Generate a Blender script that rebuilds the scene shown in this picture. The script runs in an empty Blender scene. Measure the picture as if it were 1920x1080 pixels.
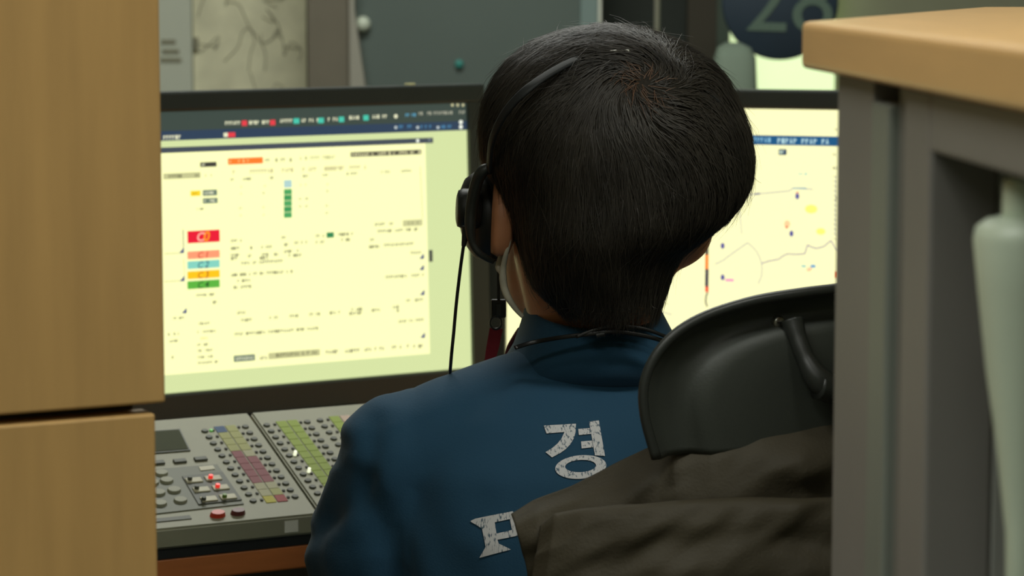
import bpy, bmesh, math, random
import numpy as np
from mathutils import Vector, Matrix, noise
from mathutils.bvhtree import BVHTree
from mathutils.geometry import tessellate_polygon
random.seed(7)
S = bpy.context.scene
COL = S.collection
V = Vector

# ------------------------------------------------------------------ camera
F = 5100.0
PITCH = math.atan(615.0 / F)
CAMZ = 1.25
cam_d = bpy.data.cameras.new('camera')
cam = bpy.data.objects.new('camera', cam_d)
COL.objects.link(cam)
cam.location = (0, 0, CAMZ)
cam.rotation_euler = (math.pi / 2 - PITCH, 0, 0)
cam_d.sensor_width = 36.0
cam_d.lens = F / 1920 * 36
cam_d.clip_start = 0.05
cam_d.dof.use_dof = True
cam_d.dof.focus_distance = 1.95
cam_d.dof.aperture_fstop = 13.0
S.camera = cam

# ------------------------------------------------------------------ world, lights, exposure
S.view_settings.view_transform = 'Standard'
S.view_settings.look = 'None'
S.view_settings.exposure = 0.0
S.view_settings.gamma = 1.0
S.view_settings.use_curve_mapping = False
W = bpy.data.worlds.new('world')
S.world = W
W.use_nodes = True
W.node_tree.nodes['Background'].inputs[0].default_value = (0.80, 0.86, 0.72, 1)
W.node_tree.nodes['Background'].inputs[1].default_value = 0.05

def area(name, loc, sx, sy, power, color, rot=(0, 0, 0)):
    l = bpy.data.lights.new(name, 'AREA')
    l.shape = 'RECTANGLE'; l.size = sx; l.size_y = sy
    l.energy = power; l.color = color
    o = bpy.data.objects.new(name, l)
    o.location = loc; o.rotation_euler = rot
    COL.objects.link(o)
    return o
LC = (0.97, 1.0, 0.95)
area('ceiling_lamp_light', (0.9, 0.9, 2.62), 1.2, 0.3, 15, LC)
area('ceiling_lamp_light', (0.1, -0.7, 2.62), 1.2, 0.3, 12, LC)  # unseen fill lamp, added to brighten the person's back and the cabinet recess
area('ceiling_lamp_light', (-1.1, 0.6, 2.62), 1.2, 0.3, 20, LC)
area('ceiling_lamp_light', (-0.2, 3.5, 2.62), 1.2, 0.3, 22, LC)

# ------------------------------------------------------------------ helpers
def P(px, py, d):
    """point seen at photo pixel (px,py) standing d metres in front of the camera"""
    x = (px - 960) / F; u = (540 - py) / F
    y = math.cos(PITCH) + u * math.sin(PITCH)
    z = u * math.cos(PITCH) - math.sin(PITCH)
    return V((x * d / y, d, CAMZ + z * d / y))
def ray(px, py):
    return (P(px, py, 1.0) - V((0, 0, CAMZ))).normalized()
def RP(px, py, o, n):
    r = ray(px, py); c = V((0, 0, CAMZ))
    return c + r * ((o - c).dot(n) / r.dot(n))

def srgb(r, g, b):
    f = lambda c: (c / 255 / 12.92) if c / 255 <= 0.04045 else ((c / 255 + 0.055) / 1.055) ** 2.4
    return (f(r), f(g), f(b), 1)

def tag(o, label=None, cat=None, group=None, kind=None):
    if label: o['label'] = label
    if cat: o['category'] = cat
    if group: o['group'] = group
    if kind: o['kind'] = kind
    return o
def empty(name, loc=(0, 0, 0), label=None, cat=None, group=None, kind=None, rz=0):
    o = bpy.data.objects.new(name, None)
    o.location = loc; o.rotation_euler = (0, 0, rz); o.empty_display_size = 0.05
    COL.objects.link(o)
    return tag(o, label, cat, group, kind)
WORLD = {}
def link(name, me, mat=None, parent=None, smooth=False, mw=None):
    """mesh given in world coordinates; keeps that place when parented"""
    o = bpy.data.objects.new(name, me)
    COL.objects.link(o)
    if mat is not None and not me.materials: me.materials.append(mat)
    if smooth:
        me.polygons.foreach_set('use_smooth', [True] * len(me.polygons))
    if parent is not None:
        o.parent = parent
        m = Matrix.Identity(4); p = parent
        while p is not None:
            loc = Matrix.Translation(p.location) @ p.rotation_euler.to_matrix().to_4x4()
            m = p.matrix_parent_inverse @ loc @ m if False else loc @ m
            p = p.parent
        me.transform(m.inverted())
    return o
def bm_obj(name, bm, mat, parent=None, smooth=False):
    me = bpy.data.meshes.new(name)
    bmesh.ops.recalc_face_normals(bm, faces=bm.faces)
    bm.to_mesh(me); bm.free()
    return link(name, me, mat, parent, smooth)
def pd(name, verts, faces, mat, parent=None, smooth=False):
    me = bpy.data.meshes.new(name)
    me.from_pydata([tuple(v) for v in verts], [], faces)
    me.update()
    return link(name, me, mat, parent, smooth)

def box_bm(bm, M, x0, x1, y0, y1, z0, z1, bev=0.0, seg=2):
    """box in the local frame M"""
    r = bmesh.ops.create_cube(bm, size=1)
    vs = r['verts']
    T = Matrix.Translation(((x0 + x1) / 2, (y0 + y1) / 2, (z0 + z1) / 2)) @ Matrix.Diagonal((abs(x1 - x0), abs(y1 - y0), abs(z1 - z0), 1))
    bmesh.ops.transform(bm, matrix=T, verts=vs)
    if bev > 0:
        es = list({e for v in vs for e in v.link_edges})
        r2 = bmesh.ops.bevel(bm, geom=es, offset=bev, segments=seg, affect='EDGES', profile=0.5)
        vs = list({v for f in r2['faces'] for v in f.verts} | {v for v in vs if v.is_valid})
    bmesh.ops.transform(bm, matrix=M, verts=vs)
def box(name, M, x0, x1, y0, y1, z0, z1, mat, parent=None, bev=0.0, smooth=False):
    bm = bmesh.new()
    box_bm(bm, M, x0, x1, y0, y1, z0, z1, bev)
    return bm_obj(name, bm, mat, parent, smooth)
def prism(name, pts, z0, z1, mat, parent=None, bev=0.0, M=None):
    bm = bmesh.new()
    vs = [bm.verts.new((p[0], p[1], z0)) for p in pts]
    f = bm.faces.new(vs)
    r = bmesh.ops.extrude_face_region(bm, geom=[f])
    bmesh.ops.translate(bm, vec=(0, 0, z1 - z0), verts=[g for g in r['geom'] if isinstance(g, bmesh.types.BMVert)])
    if bev: bmesh.ops.bevel(bm, geom=list(bm.edges), offset=bev, segments=3, affect='EDGES', profile=0.5)
    if M is not None: bmesh.ops.transform(bm, matrix=M, verts=bm.verts)
    return bm_obj(name, bm, mat, parent)
def tube(name, pts, r, mat, parent=None, n=10, res=6, flat=None):
    """smooth tube through pts (Catmull-Rom); flat=(w,h,up) makes a band"""
    pts = [V(p) for p in pts]
    rs = r if isinstance(r, (list, tuple)) else [r] * len(pts)
    P2, R2 = [], []
    for i in range(len(pts) - 1):
        a = pts[max(i - 1, 0)]; b = pts[i]; c = pts[i + 1]; d = pts[min(i + 2, len(pts) - 1)]
        for k in range(res):
            t = k / res
            P2.append(0.5 * ((2 * b) + (c - a) * t + (2 * a - 5 * b + 4 * c - d) * t * t + (-a + 3 * b - 3 * c + d) * t ** 3))
            R2.append(rs[i] * (1 - t) + rs[i + 1] * t)
    P2.append(pts[-1]); R2.append(rs[-1])
    verts, faces = [], []
    up = V((0, 0, 1)); prev = None
    for i, p in enumerate(P2):
        t = (P2[min(i + 1, len(P2) - 1)] - P2[max(i - 1, 0)]).normalized()
        if flat is not None:
            o = (p - flat[2]).normalized()
            side = t.cross(o).normalized(); nn = side.cross(t).normalized()
            a, b = flat[0], flat[1]
        else:
            if prev is None:
                side = t.cross(up)
                if side.length < 1e-3: side = t.cross(V((1, 0, 0)))
                side.normalize()
            else:
                side = (prev - t * prev.dot(t)).normalized()
            prev = side
            nn = side.cross(t).normalized(); a = b = R2[i]
        for k in range(n):
            an = 2 * math.pi * k / n
            ca, sa = math.cos(an), math.sin(an)
            if flat is not None:
                ca = math.copysign(abs(ca) ** 0.5, ca); sa = math.copysign(abs(sa) ** 0.5, sa)
            verts.append(p + side * (a * ca) + nn * (b * sa))
    m = len(P2)
    for i in range(m - 1):
        for k in range(n):
            k2 = (k + 1) % n
            faces.append((i * n + k, i * n + k2, (i + 1) * n + k2, (i + 1) * n + k))
    faces.append(tuple(range(n))[::-1]); faces.append(tuple((m - 1) * n + k for k in range(n)))
    return pd(name, verts, faces, mat, parent, True)
def lathe(name, prof, M, mat, parent=None, n=32):
    verts, faces = [], []
    for (r, z) in prof:
        for k in range(n):
            a = 2 * math.pi * k / n
            verts.append(M @ V((r * math.cos(a), r * math.sin(a), z)))
    for i in range(len(prof) - 1):
        for k in range(n):
            k2 = (k + 1) % n
            faces.append((i * n + k, i * n + k2, (i + 1) * n + k2, (i + 1) * n + k))
    faces.append(tuple(range(n))[::-1]); faces.append(tuple((len(prof) - 1) * n + k for k in range(n)))
    return pd(name, verts, faces, mat, parent, True)
def frame(o, x, z):
    """matrix with local x along x, local z along z"""
    x = V(x).normalized(); z = V(z).normalized(); y = z.cross(x).normalized(); x = y.cross(z)
    M = Matrix((x, y, z)).transposed().to_4x4(); M.translation = o
    return M
def ell(bm, c, rx, ry, rz, R=None, seg=24):
    M = Matrix.Translation(c) @ (R.to_4x4() if R else Matrix.Identity(4)) @ Matrix.Diagonal((rx, ry, rz, 1))
    bmesh.ops.create_uvsphere(bm, u_segments=seg, v_segments=seg // 2, radius=1, matrix=M)
def cap(bm, p0, r0, p1, r1, n=16, steps=10, fl=1.0, flv=None):
    p0 = V(p0); p1 = V(p1)
    k = max(steps, 2)
    ax = (p1 - p0); L = ax.length; ax.normalize()
    side = ax.cross(V((0, 0, 1)))
    if side.length < 1e-3: side = ax.cross(V((1, 0, 0)))
    if flv is not None: side = ax.cross(V(flv))
    side.normalize(); nn = side.cross(ax)
    rings = []
    prof = []
    for i in range(5):
        a = -math.pi / 2 + i * math.pi / 2 / 5
        prof.append((r0 * math.sin(a), r0 * math.cos(a)))
    for i in range(k + 1):
        t = i / k; prof.append((t * L, r0 + (r1 - r0) * t))
    for i in range(1, 6):
        a = i * math.pi / 2 / 5
        prof.append((L + r1 * math.sin(a), r1 * math.cos(a)))
    for (z, r) in prof:
        r = max(r, 1e-4)
        rings.append([bm.verts.new(p0 + ax * z + side * (r * math.cos(2 * math.pi * j / n)) + nn * (r * fl * math.sin(2 * math.pi * j / n))) for j in range(n)])
    for a, b in zip(rings[:-1], rings[1:]):
        for j in range(n):
            bm.faces.new((a[j], a[(j + 1) % n], b[(j + 1) % n], b[j]))
    bm.faces.new(rings[0][::-1]); bm.faces.new(rings[-1])
def loft(bm, rings, close=True):
    rr = [[bm.verts.new(p) for p in r] for r in rings]
    n = len(rr[0])
    for a, b in zip(rr[:-1], rr[1:]):
        for j in range(n):
            bm.faces.new((a[j], a[(j + 1) % n], b[(j + 1) % n], b[j]))
    if close:
        bm.faces.new(rr[0][::-1]); bm.faces.new(rr[-1])
    return rr
def sring(c, ax, ay, yaw=0.0, e=2.3, n=40, tilt=0.0):
    """superellipse ring, half sizes ax, ay, turned by yaw, tilted about its x axis"""
    out = []
    R = Matrix.Rotation(yaw, 3, 'Z') @ Matrix.Rotation(tilt, 3, 'X')
    for j in range(n):
        a = 2 * math.pi * j / n
        ca, sa = math.cos(a), math.sin(a)
        p = V((ax * math.copysign(abs(ca) ** (2 / e), ca), ay * math.copysign(abs(sa) ** (2 / e), sa), 0))
        out.append(V(c) + R @ p)
    return out
def baked(bm, voxel, smooth_it=6, fac=0.5, extra=None):
    """union of closed shapes into one continuous mesh"""
    me = bpy.data.meshes.new('tmp'); bmesh.ops.recalc_face_normals(bm, faces=bm.faces)
    bm.to_mesh(me); bm.free()
    o = bpy.data.objects.new('tmp', me); COL.objects.link(o)
    m = o.modifiers.new('r', 'REMESH'); m.mode = 'VOXEL'; m.voxel_size = voxel
    s = o.modifiers.new('s', 'SMOOTH'); s.iterations = smooth_it; s.factor = fac
    dg = bpy.context.evaluated_depsgraph_get()
    out = bpy.data.meshes.new_from_object(o.evaluated_get(dg))
    bpy.data.objects.remove(o); bpy.data.meshes.remove(me)
    out.materials.clear()
    return out

# ------------------------------------------------------------------ materials
MATS = {}
def mat(name, col, rough=0.6, metal=0.0, bump=0.0, bscale=200.0, var=0.0, vscale=20.0, emit=0.0, spec=0.5, sheen=0.0, stretch=(1, 1, 1)):
    m = bpy.data.materials.new(name); m.use_nodes = True
    nt = m.node_tree; b = nt.nodes['Principled BSDF']
    c = srgb(*col) if max(col) > 1.001 else (*col, 1)
    b.inputs['Base Color'].default_value = c
    b.inputs['Roughness'].default_value = rough
    b.inputs['Metallic'].default_value = metal
    b.inputs['Specular IOR Level'].default_value = spec
    b.inputs['Sheen Weight'].default_value = sheen
    tc = nt.nodes.new('ShaderNodeTexCoord'); mp = nt.nodes.new('ShaderNodeMapping')
    mp.inputs['Scale'].default_value = stretch
    nt.links.new(tc.outputs['Object'], mp.inputs[0])
    if var > 0:
        n = nt.nodes.new('ShaderNodeTexNoise'); n.inputs['Scale'].default_value = vscale; n.inputs['Detail'].default_value = 6
        nt.links.new(mp.outputs[0], n.inputs[0])
        r = nt.nodes.new('ShaderNodeValToRGB')
        r.color_ramp.elements[0].position = 0.3; r.color_ramp.elements[1].position = 0.7
        r.color_ramp.elements[0].color = tuple(x * (1 - var) for x in c[:3]) + (1,)
        r.color_ramp.elements[1].color = tuple(min(1, x * (1 + var)) for x in c[:3]) + (1,)
        nt.links.new(n.outputs[0], r.inputs[0]); nt.links.new(r.outputs[0], b.inputs['Base Color'])
    if bump > 0:
        n2 = nt.nodes.new('ShaderNodeTexNoise'); n2.inputs['Scale'].default_value = bscale; n2.inputs['Detail'].default_value = 4
        nt.links.new(mp.outputs[0], n2.inputs[0])
        bp = nt.nodes.new('ShaderNodeBump'); bp.inputs['Strength'].default_value = bump; bp.inputs['Distance'].default_value = 0.002
        nt.links.new(n2.outputs[0], bp.inputs['Height']); nt.links.new(bp.outputs[0], b.inputs['Normal'])
    if emit > 0:
        b.inputs['Emission Color'].default_value = c; b.inputs['Emission Strength'].default_value = emit
    MATS[name] = m
    return m
def emat(name, strength):
    """self-lit display pixels, colour from the mesh's colour attribute"""
    m = bpy.data.materials.new(name); m.use_nodes = True
    nt = m.node_tree; b = nt.nodes['Principled BSDF']
    b.inputs['Base Color'].default_value = (0.01, 0.01, 0.01, 1); b.inputs['Roughness'].default_value = 0.4
    a = nt.nodes.new('ShaderNodeVertexColor'); a.layer_name = 'Col'
    nt.links.new(a.outputs[0], b.inputs['Emission Color']); b.inputs['Emission Strength'].default_value = strength
    return m
def cmat(name, rough=0.7):
    """printed or moulded colours from the mesh's colour attribute"""
    m = bpy.data.materials.new(name); m.use_nodes = True
    nt = m.node_tree; b = nt.nodes['Principled BSDF']
    b.inputs['Roughness'].default_value = rough
    a = nt.nodes.new('ShaderNodeVertexColor'); a.layer_name = 'Col'
    nt.links.new(a.outputs[0], b.inputs['Base Color'])
    return m

m_wood = mat('beech_laminate', (188, 150, 92), 0.5, var=0.10, vscale=9, bump=0.05, bscale=60, stretch=(6, 6, 0.6))
m_wood2 = mat('beech_worktop', (224, 180, 118), 0.35, var=0.06, vscale=8, stretch=(6, 1, 6))
m_desk = mat('brown_desk_wood', (196, 118, 62), 0.5, var=0.15, vscale=10, stretch=(1, 6, 6))
m_gap = mat('dark_carcass', (70, 60, 42), 0.8, var=0.05)
m_grey1 = mat('warm_grey_metal', (124, 122, 118), 0.55, var=0.04, vscale=12)
m_grey2 = mat('cool_grey_metal', (122, 128, 120), 0.5, var=0.04, vscale=12)
m_grey3 = mat('dark_grey_metal', (112, 113, 108), 0.6, var=0.04, vscale=12)
m_black = mat('black_plastic', (38, 40, 37), 0.5, bump=0.05, bscale=400)
m_bezel = mat('monitor_bezel', (52, 60, 56), 0.45, var=0.05)
m_soft = mat('black_foam', (22, 23, 22), 0.85, bump=0.3, bscale=300)
m_chair = mat('chair_plastic', (62, 66, 60), 0.5, bump=0.08, bscale=500, var=0.05)
m_rim = mat('chair_rim_plastic', (48, 51, 47), 0.4, bump=0.05, bscale=300)
m_steel = mat('steel', (170, 170, 160), 0.35, metal=1.0)
m_blue = mat('blue_uniform_cloth', (36, 76, 102), 0.82, bump=0.12, bscale=700, var=0.05, vscale=7, sheen=0.1, spec=0.3)
m_navy = mat('navy_trousers', (30, 34, 46), 0.85, bump=0.2, bscale=500, var=0.05)
m_skin = mat('skin', (205, 140, 100), 0.5, var=0.06, vscale=30, bump=0.05, bscale=300)
m_olive = mat('olive_jacket_cloth', (70, 64, 49), 0.66, bump=0.2, bscale=450, var=0.10, vscale=14, spec=0.4)
m_white = mat('white_mask_cloth', (205, 200, 180), 0.8, bump=0.1, bscale=300)
m_red = mat('red_strap', (150, 20, 32), 0.6, bump=0.2, bscale=500)
m_cons = mat('console_grey_plastic', (152, 152, 126), 0.5, var=0.04, vscale=30)
m_cons2 = mat('console_inner_grey', (108, 112, 92), 0.5, var=0.04, vscale=30)
m_key = mat('console_key_dark', (84, 88, 74), 0.5)
m_keyl = mat('console_key_light', (196, 192, 160), 0.45)
m_lcd = mat('liquid_crystal_screen', (84, 88, 70), 0.7, spec=0.1)
m_redkey = mat('red_key', (215, 70, 45), 0.35)
m_mar = mat('maroon_key', (110, 58, 52), 0.4)
m_led = mat('red_lamp', (255, 60, 50), 0.3, emit=0.55)
m_bottle = mat('pale_green_plastic', (196, 210, 190), 0.4, var=0.03)
m_wall = mat('wall_paint', (150, 152, 128), 0.85, var=0.03, bump=0.05)
m_floor = mat('floor_vinyl', (95, 95, 85), 0.6, var=0.08, vscale=6)
m_ceil = mat('ceiling_tile', (200, 200, 185), 0.9, bump=0.2, bscale=80)
m_pillar = mat('pillar_panel', (128, 122, 106), 0.7, var=0.04)
m_strip = mat('pale_trim', (176, 174, 160), 0.6)
m_dark = mat('dark_panel', (104, 118, 112), 0.5, var=0.06, vscale=3)
m_recess = mat('dark_recess', (44, 50, 44), 0.8, var=0.1, vscale=4)
m_paper = mat('wall_chart_paper', (236, 234, 200), 0.7, var=0.14, vscale=14)
m_paper2 = mat('wall_paper_sheet', (212, 218, 200), 0.7, var=0.03, vscale=6)
m_ink = mat('chart_ink', (150, 148, 124), 0.7)
m_disc = mat('navy_sign', (46, 62, 76), 0.5, var=0.05)
m_num = mat('grey_green_numeral', (96, 118, 104), 0.6)
m_frost = mat('lit_frosted_pane', (226, 248, 190), 0.5, emit=0.92)
m_bchair = mat('grey_green_cloth', (118, 134, 118), 0.8, bump=0.2)
m_display = emat('display_pixels', 1.12)
m_print = cmat('printed_colour', 0.6)
m_cable = mat('black_cable', (16, 16, 14), 0.4)
m_eye = mat('eye_white', (220, 215, 205), 0.3)
m_iris = mat('dark_iris', (25, 18, 12), 0.2)
m_lampglow = mat('lamp_diffuser', (255, 250, 225), 0.5, emit=3.0)

# cracked white transfer print
m_letter = mat('cracked_white_print', (214, 214, 214), 0.6)
nt = m_letter.node_tree; b = nt.nodes['Principled BSDF']
tc = nt.nodes.new('ShaderNodeTexCoord'); mp = nt.nodes.new('ShaderNodeMapping'); mp.inputs['Scale'].default_value = (700, 700, 90)
n = nt.nodes.new('ShaderNodeTexNoise'); n.inputs['Scale'].default_value = 1.0; n.inputs['Detail'].default_value = 3
r = nt.nodes.new('ShaderNodeValToRGB')
r.color_ramp.elements[0].position = 0.36; r.color_ramp.elements[0].color = srgb(90, 110, 125)
r.color_ramp.elements[1].position = 0.46; r.color_ramp.elements[1].color = srgb(216, 216, 216)
nt.links.new(tc.outputs['Object'], mp.inputs[0]); nt.links.new(mp.outputs[0], n.inputs[0]); nt.links.new(n.outputs[0], r.inputs[0]); nt.links.new(r.outputs[0], b.inputs['Base Color'])
# hair
m_hair = mat('black_hair', (49, 45, 38), 0.5, spec=0.4, var=0.4, vscale=25)
m_scalp = mat('hair_mass', (40, 36, 29), 0.7, bump=0.5, bscale=120, stretch=(3, 3, 0.5), spec=0.2)

# ------------------------------------------------------------------ room
I4 = Matrix.Identity(4)
def struct(o): o['kind'] = 'structure'; return o
struct(box('floor', I4, -3.2, 3.2, -1.6, 5.2, -0.05, 0, m_floor))
struct(box('ceiling', I4, -3.2, 3.2, -1.6, 5.2, 2.7, 2.75, m_ceil))
struct(box('wall_back', I4, -3.2, 3.2, 5.1, 5.2, 0, 2.7, m_wall))
struct(box('wall_left', I4, -3.3, -3.2, -1.6, 5.2, 0, 2.7, m_wall))
struct(box('wall_right', I4, 3.2, 3.3, -1.6, 5.2, 0, 2.7, m_wall))
struct(box('wall_front', I4, -3.2, 3.2, -1.7, -1.6, 0, 2.7, m_wall))
for i, (x, y) in enumerate(((0.9, 0.9), (-1.1, 0.6), (-0.2, 3.5), (0.1, -0.7))):
    t = empty('ceiling_lamp', (x, y, 2.7), ['long ceiling light panel above the right cabinet', 'long ceiling light panel above the left wooden cabinet', 'long ceiling light panel above the monitors', 'added fill light panel on the ceiling behind the camera'][i], 'light', 'ceiling light panels')
    box('housing', I4, x - 0.64, x + 0.64, y - 0.19, y + 0.19, 2.665, 2.70, m_ceil, t, 0.004)
    box('diffuser', I4, x - 0.6, x + 0.6, y - 0.15, y + 0.15, 2.655, 2.664, m_lampglow, t)

# ---- far side of the room, at about 5 m
YB = 5.08
def wx(px, d): return P(px, 0, d).x
def wz(py, d): return P(960, py, d).z
# wall chart and sheet
t = empty('wall_chart', (wx(470, YB), YB, 1.3), 'large faded paper chart with faint map lines pinned on far wall', 'chart')
box('chart_sheet', I4, wx(362, YB), wx(574, YB), YB - 0.006, YB + 0.015, 0.85, 1.75, m_paper, t)
rnd = random.Random(3)
for k in range(9):
    x0 = 370 + rnd.random() * 170; y0 = rnd.random() * 150
    pts = [P(x0, y0, YB - 0.007)]
    for j in range(5):
        x0 = min(max(x0 + rnd.uniform(-35, 35), 368), 568); y0 = min(max(y0 + rnd.uniform(-30, 40), -60), 175)
        pts.append(P(x0, y0, YB - 0.007))
    o = tube('chart_line', pts, 0.0009, m_ink, t, 5, 4)
t = empty('paper_sheet', (wx(320, YB), YB, 1.3), 'pale white notice sheet on far wall beside the faded chart', 'paper')
box('sheet', I4, wx(232, YB), wx(360, YB), YB - 0.012, YB + 0.015, 0.8, 1.7, m_paper2, t)
box('tape_tab', I4, wx(363, YB), wx(372, YB), YB - 0.016, YB - 0.010, wz(92, YB), wz(70, YB), m_ink, t)
for k, (a, b_, yy) in enumerate(((302, 330, 78), (304, 336, 96), (300, 340, 112))):
    box('text_line', I4, wx(a, YB), wx(b_, YB), YB - 0.014, YB - 0.0125, wz(yy + 4, YB), wz(yy - 4, YB), m_ink, t)
# pillar, slanted trim
D1 = 4.85
struct(box('trim_1', I4, wx(577, D1), wx(657, D1), D1, 5.12, 0, 2.7, m_pillar))
o = pd('trim_2', [(wx(655, D1 - .02), D1 - .02, wz(180, D1)), (wx(686, D1 - .02), D1 - .02, wz(180, D1)), (wx(664, D1 - .02), D1 - .02, wz(20, D1)), (wx(661, D1 - .02), D1 - .02, 2.0), (wx(655, D1 - .02), D1 - .02, 2.0)]
       + [(wx(655, D1 - .02), D1 + .2, wz(180, D1)), (wx(686, D1 - .02), D1 + .2, wz(180, D1)), (wx(664, D1 - .02), D1 + .2, wz(20, D1)), (wx(661, D1 - .02), D1 + .2, 2.0), (wx(655, D1 - .02), D1 + .2, 2.0)],
       [(0, 1, 2, 3, 4), (9, 8, 7, 6, 5), (0, 5, 6, 1), (1, 6, 7, 2), (2, 7, 8, 3), (3, 8, 9, 4), (4, 9, 5, 0)], m_strip)
struct(o)
# dark cabinet front
t = empty('dark_cupboard', (wx(890, 4.9), 4.9, 0), 'tall dark blue-grey cupboard between the pillar and the thin white rod', 'cupboard')
box('body', I4, wx(664, 4.88), wx(1120, 4.88), 4.88, 5.09, 0.0, 2.0, m_dark, t, 0.004)
box('side_strip', I4, wx(1088, 4.87), wx(1122, 4.87), 4.865, 4.885, 0.05, 1.98, mat('pale_blue_grey', (140, 162, 158), 0.5), t, 0.003)
lathe('pale_stud', [(0.004, 0), (0.012, 0.002), (0.014, 0.010), (0.010, 0.018), (0.003, 0.020)], frame(P(681, 45, 4.88), (1, 0, 0), (0, -1, 0)), mat('pale_stud_finish', (225, 235, 215), 0.3), t)  # small pale round stud on the cupboard front
lathe('lock_button', [(0.003, 0), (0.008, 0.002), (0.007, 0.008), (0.003, 0.009)], frame(P(861, 120, 4.88), (1, 0, 0), (0, -1, 0)), mat('teal_plastic', (70, 160, 150), 0.4), t)
# recess with rods
struct(box('trim_3', I4, wx(1124, 5.0), wx(1292, 5.0), 5.0, 5.12, 0, 2.7, m_recess))
struct(box('trim_4', I4, wx(1290, 4.95), wx(1345, 4.95), 4.95, 5.12, 0, 2.7, mat('brown_dark_trim', (66, 62, 50), 0.7)))
struct(box('trim_5', I4, wx(1345, 4.94), wx(1369, 4.94), 4.94, 5.12, 0, 2.7, mat('green_dark_trim', (74, 88, 76), 0.7)))
tag(tube('white_rod', [P(1125, 52, 4.6), P(1125, -20, 4.6), V((wx(1125, 4.6), 4.6, 2.7))], 0.003, mat('white_rod', (235, 240, 225), 0.3), None, 8, 2), 'thin white rod hanging above the head, beside dark cupboard', 'rod')
tag(tube('grey_pole', [V((wx(1232, 4.7), 4.7, 0.0)), V((wx(1232, 4.7), 4.7, 1.3)), V((wx(1232, 4.7), 4.7, 2.7))], 0.0045, mat('grey_pole', (150, 150, 132), 0.4), None, 8, 2), 'slim grey pole in the dark recess above the crown of the head', 'pole')
# lit frosted pane
w = empty('window_1', (wx(1470, 5.05), 5.05, 1.2), kind='structure')
box('pane', I4, wx(1369, 5.05), wx(1567, 5.05), 5.05, 5.12, 0.95, 1.9, m_frost, w)
box('window_frame', I4, wx(1366, 5.03), wx(1570, 5.03), 5.02, 5.12, 0.90, 0.955, m_recess, w, 0.004)
# round number sign
DS = 4.5
c = P(1462, 3, DS)
t = empty('number_sign', c, 'round navy sign with grey-green numerals 28 in front of the bright pane', 'sign')
lathe('disc', [(0.092, 0), (0.0955, 0.002), (0.0955, 0.010), (0.092, 0.012)], frame(c, (1, 0, 0), (0, -1, 0)), m_disc, t, 64)
tube('hanging_rod', [c + V((0, 0.004, 0.09)), c + V((0, 0.004, 0.8)), V((c.x, c.y + 0.004, 2.7))], 0.004, m_steel, t, 8, 2)
def text_obj(name, s, M, size, material, parent=None, ext=0.0005, bold=0.0):
    cu = bpy.data.curves.new('t', 'FONT'); cu.body = s; cu.size = size; cu.extrude = ext; cu.align_x = 'CENTER'; cu.align_y = 'CENTER'; cu.offset = bold
    o = bpy.data.objects.new('t', cu); COL.objects.link(o)
    dg = bpy.context.evaluated_depsgraph_get()
    me = bpy.data.meshes.new_from_object(o.evaluated_get(dg)); bpy.data.objects.remove(o)
    me.materials.clear(); me.transform(M)
    return link(name, me, material, parent)
Mt = frame(c + V((0.016, -0.0125, -0.004)), (1, 0, -0.03), (0, -1, 0))
text_obj('numeral', '28', Mt, 0.150, m_num, t, 0.0008)
# far chair back
t = empty('far_chair', (wx(1395, 4.3), 4.3, 0), 'grey-green upholstered chair behind the right monitor, before bright pane', 'chair')
bm = bmesh.new()
xc = wx(1385, 4.3)
loft(bm, [sring((xc, 4.3 + 0.02 * k, z), hw, 0.03, 0, 3) for k, (z, hw) in enumerate(((0.62, 0.045), (0.80, 0.046), (1.0, 0.036), (wz(110, 4.3), 0.033), (wz(92, 4.3), 0.026), (wz(84, 4.3), 0.012)))])
bm_obj('backrest', bm, m_bchair, t, True)
box('seat', Matrix.Translation((xc, 4.25, 0)), -0.2, 0.2, -0.2, 0.2, 0.45, 0.53, m_bchair, t, 0.02)
tube('back_post', [V((xc, 4.40, 0.42)), V((xc, 4.42, 0.55)), V((xc, 4.34, 0.70))], 0.018, m_black, t)
tube('gas_post', [V((xc, 4.25, 0.06)), V((xc, 4.25, 0.25)), V((xc, 4.25, 0.46))], 0.025, m_black, t)
for k in range(5):
    a = k * 1.2566
    tube('leg', [V((xc, 4.25, 0.10)), V((xc + .14 * math.cos(a), 4.25 + .14 * math.sin(a), .08)), V((xc + .27 * math.cos(a), 4.25 + .27 * math.sin(a), .03))], [0.025, 0.02, 0.03], m_black, t)

# ------------------------------------------------------------------ desk (turned 27 degrees)
YAW = math.radians(27)
ex = V((math.cos(YAW), math.sin(YAW), 0)); ey = V((-math.sin(YAW), math.cos(YAW), 0)); ez = V((0, 0, 1))
DZ = 0.755
deskO = RP(583, 1019, V((0, 0, DZ)), ez)
MD = frame(deskO, ex, ez)
MD.translation.z = 0
t = empty('desk', MD.translation, 'brown wooden desk under the beige console and the monitors', 'desk', rz=YAW)
box('worktop', MD, -1.1, 1.3, 0.0, 0.85, DZ - 0.021, DZ, m_desk, t, 0.002)
for x in (-1.05, 1.22):
    box('side_panel', MD, x, x + 0.03, 0.06, 0.8, 0, DZ - 0.019, m_desk, t, 0.002)
box('back_panel', MD, -1.02, 1.22, 0.7, 0.72, 0.1, DZ - 0.019, m_grey3, t)

# ------------------------------------------------------------------ console
K0 = RP(600, 963, V((0, 0, DZ + 0.026)), ez)      # near right corner of first unit (top face)
K1 = None
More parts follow.
